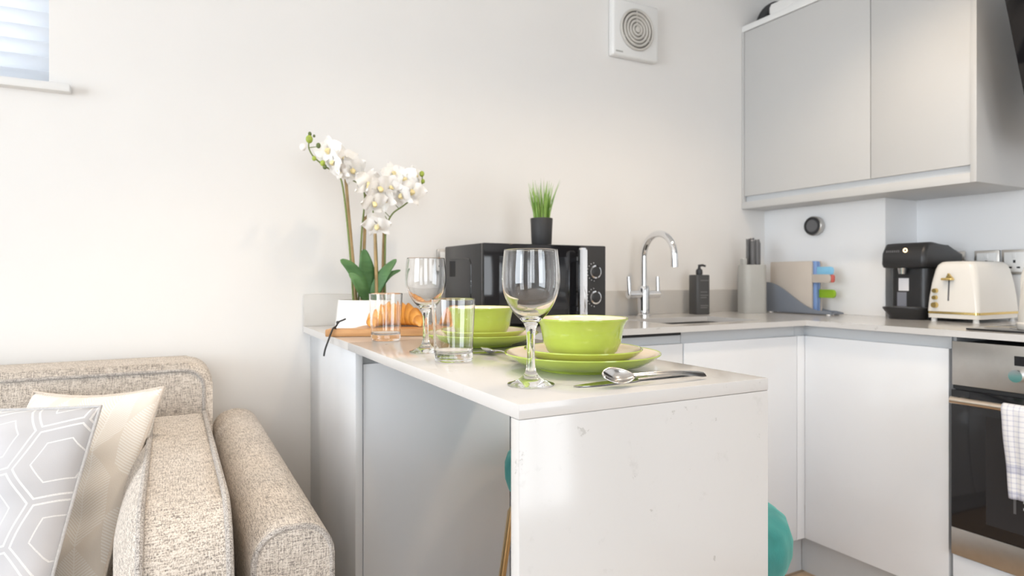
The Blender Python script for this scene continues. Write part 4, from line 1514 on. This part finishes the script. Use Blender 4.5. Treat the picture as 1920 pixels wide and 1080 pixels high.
# ================================================================== bar stools
def stool(label, x, y, rz):
    t = thing('bar_stool', label, 'stool', (x, y, 0), rz, 'teal velvet bar stools under the bar')
    R = 0.18
    prof = [(0, 0.545), (0.10, 0.545), (0.15, 0.548), (0.172, 0.560), (0.18, 0.585), (0.181, 0.61), (0.174, 0.632), (0.155, 0.645), (0.10, 0.652), (0, 0.654)]
    MB().lathe(prof, 96, rfun=lambda a, r, z: 1 + 0.016 * (abs(math.sin(a * 10)) - 0.6) * min(1, max(0, (r - 0.12) / 0.04))).build('seat', M['velvet'], t, angle=80)
    MB().lathe([(0, 0.530), (0.15, 0.530), (0.15, 0.5445), (0, 0.5445)], 40).build('seat_base', M['black_matt'], t)
    for k in range(4):
        a = k * PI / 2
        ca, sa = math.cos(a), math.sin(a)
        MB().tube([(0.145 * ca, 0.145 * sa, 0.5295), (0.165 * ca, 0.165 * sa, 0.50), (0.235 * ca, 0.235 * sa, 0.0)], [0.009, 0.009, 0.007], 12).build('leg', M['brass_leg'], t)
    MB().tube([(0.204 * math.cos(2 * PI * i / 48), 0.204 * math.sin(2 * PI * i / 48), 0.22) for i in range(48)], 0.005, 8, closed=True).build('foot_ring', M['brass_leg'], t)


stool('teal velvet bar stool at the front, showing right of the waterfall end', 0.806, 0.862, PI / 4)
stool('teal velvet bar stool at the rear, showing left of the waterfall end', 0.852, 1.243, math.radians(-28))

# ================================================================== sofa
sf = thing('sofa', 'oatmeal linen sofa with piped back and narrow arm', 'sofa', (-0.75, 1.45, 0))
ox, oy = -0.75, 1.45


def piping_loop(b, pts, r=0.0045):
    b.tube(pts, r, 8, closed=True)


# back
BX0, BX1 = -1.60, 0.098
out = rrect(BX0 - ox, BX1 - ox, 0.30, 0.835, 0.055, 8)
MB().prism(out, 'y', 1.80 - oy, 1.955 - oy, 0.028, 5).build('sofa_back', M['linen'], sf, angle=70)
b = MB()
inn = rrect(BX0 - ox + 0.020, BX1 - ox - 0.020, 0.32, 0.815, 0.045, 8)
piping_loop(b, [(p[0], 1.8005 - oy, p[1]) for p in inn])
b.build('back_piping', M['piping'], sf)
# arms
for (ax0, ax1) in ((0.1035, 0.222), (-1.724, -1.6055)):
    out = rrect(ax0 - ox, ax1 - ox, 0.08, 0.682, 0.048, 8, radii=(0.05, 0.05, 0.01, 0.01))
    MB().prism(out, 'y', 0.985 - oy, 1.94 - oy, 0.012, 4).build('sofa_arm', M['linen'], sf, angle=70)
    b = MB()
    inn = rrect(ax0 - ox + 0.004, ax1 - ox - 0.004, 0.09, 0.678, 0.046, 8, radii=(0.048, 0.048, 0.01, 0.01))
    piping_loop(b, [(p[0], 0.988 - oy, p[1]) for p in inn], 0.0048)
    b.build('arm_piping', M['piping'], sf)
MB().box(-1.604 - ox, 0.1025 - ox, 1.02 - oy, 1.798 - oy, 0.08, 0.29, 0.01).build('seat_base', M['linen'], sf)
for k, (sx0, sx1) in enumerate(((-1.60, -0.7515), (-0.7485, 0.100))):
    MB().box(sx0 - ox, sx1 - ox, 0.99 - oy, 1.796 - oy, 0.292, 0.425, 0.025, 4).build('seat_cushion', M['linen'], sf, angle=70)
for (x, y) in ((-1.55, 1.05), (0.05, 1.05), (-1.55, 1.85), (0.05, 1.85)):
    MB().cyl((x - ox, y - oy, 0.0), (x - ox, y - oy, 0.08), 0.016, 0.022, 14).build('foot', M['board'], sf)

# boxed cushion standing against the arm
ac = thing('box_cushion', 'boxed oatmeal linen cushion standing upright against the sofa arm', 'cushion', (0.02, 1.36, 0.4265))
out = rrect(-0.395, 0.385, 0.0, 0.293, 0.05, 8, radii=(0.03, 0.105, 0.04, 0.03))
cx_, cz_ = 0.0, 0.14
b = MB()
secs = []
X0, X1 = -0.055, 0.055
for (k, xo) in ((0.02, -0.050), (0.25, -0.048), (0.5, -0.041), (0.7, -0.031), (0.85, -0.019), (0.95, -0.008), (1.0, 0.0)):
    secs.append([(X0 + xo, cx_ + (p[0] - cx_) * k, cz_ + (p[1] - cz_) * k) for p in out])
for q in (0.25, 0.5, 0.75):
    secs.append([(X0 + (X1 - X0) * q, cx_ + (p[0] - cx_) * 1.0, cz_ + (p[1] - cz_) * 1.0) for p in out])
for (k, xo) in ((1.0, 0.0), (0.95, 0.003), (0.7, 0.012), (0.3, 0.016), (0.02, 0.017)):
    secs.append([(X1 + xo, cx_ + (p[0] - cx_) * k, cz_ + (p[1] - cz_) * k) for p in out])
b.loft(secs)
b.build('cover', M['linen'], ac, angle=75)
for x in (X0, X1):
    b = MB()
    piping_loop(b, [(x, p[0] * 1.002, cz_ + (p[1] - cz_) * 1.006) for p in out], 0.0052)
    b.build('piping', M['piping'], ac)


def pillow(name, label, tr, br, udir, W, H, T, mat, pmat, pinch=0.075):
    tr, br = Vector(tr), Vector(br)
    v = (tr - br).normalized()
    u = Vector(udir)
    u = (u - v * u.dot(v)).normalized()
    nrm = u.cross(v).normalized()
    c = tr - u * W / 2 - v * H / 2
    t = thing(name, label, 'cushion')
    t.matrix_world = Matrix.Translation(c) @ Matrix((u, v, nrm)).transposed().to_4x4()
    def edge(a, c_):
        x = a * (1 - pinch * (1 - c_ * c_))
        y = c_ * (1 - pinch * (1 - a * a))
        return x * W / 2, y * H / 2
    def side(sg):
        def f(i, j):
            a, c_ = 2 * i - 1, 2 * j - 1
            x, y = edge(a, c_)
            k = max(0.0, (1 - a ** 4) * (1 - c_ ** 4))
            z = T * k ** 0.62 * (0.8 + 0.2 * (1 - a * a) * (1 - c_ * c_))
            z += 0.004 * math.sin(9 * a + 5 * c_) * k + 0.003 * math.sin(14 * c_ - 6 * a) * k
            return (x, y, sg * z)
        return f
    b = MB()
    b.grid(side(1), 40, 40, lambda i, j: (i, j))
    b.grid(side(-1), 40, 40, lambda i, j: (i, j), flip=True)
    b.build('cover', mat, t, weld=True, angle=120)
    pts = []
    for (f_) in (lambda s_: (2 * s_ - 1, -1), lambda s_: (1, 2 * s_ - 1), lambda s_: (1 - 2 * s_, 1), lambda s_: (-1, 1 - 2 * s_)):
        for k in range(24):
            x, y = edge(*f_(k / 24))
            pts.append((x, y, 0))
    b = MB()
    b.tube(pts, 0.003, 8, closed=True)
    b.build('piping', pmat, t)


pillow('throw_cushion', 'cream throw cushion with woven leaf sprays behind the grey one', (-0.009, 1.50, 0.822), (-0.118, 1.36, 0.432), (0.266, -0.30, 0.04), 0.40, 0.42, 0.062, M['leafcloth'], M['cream_piping'])
pillow('throw_cushion', 'silver grey throw cushion with white hexagon lines in front', (-0.106, 1.335, 0.821), (-0.190, 1.18, 0.432), (0.72, -0.62, -0.34), 0.42, 0.42, 0.062, M['hex'], M['grey_piping'], 0.025)
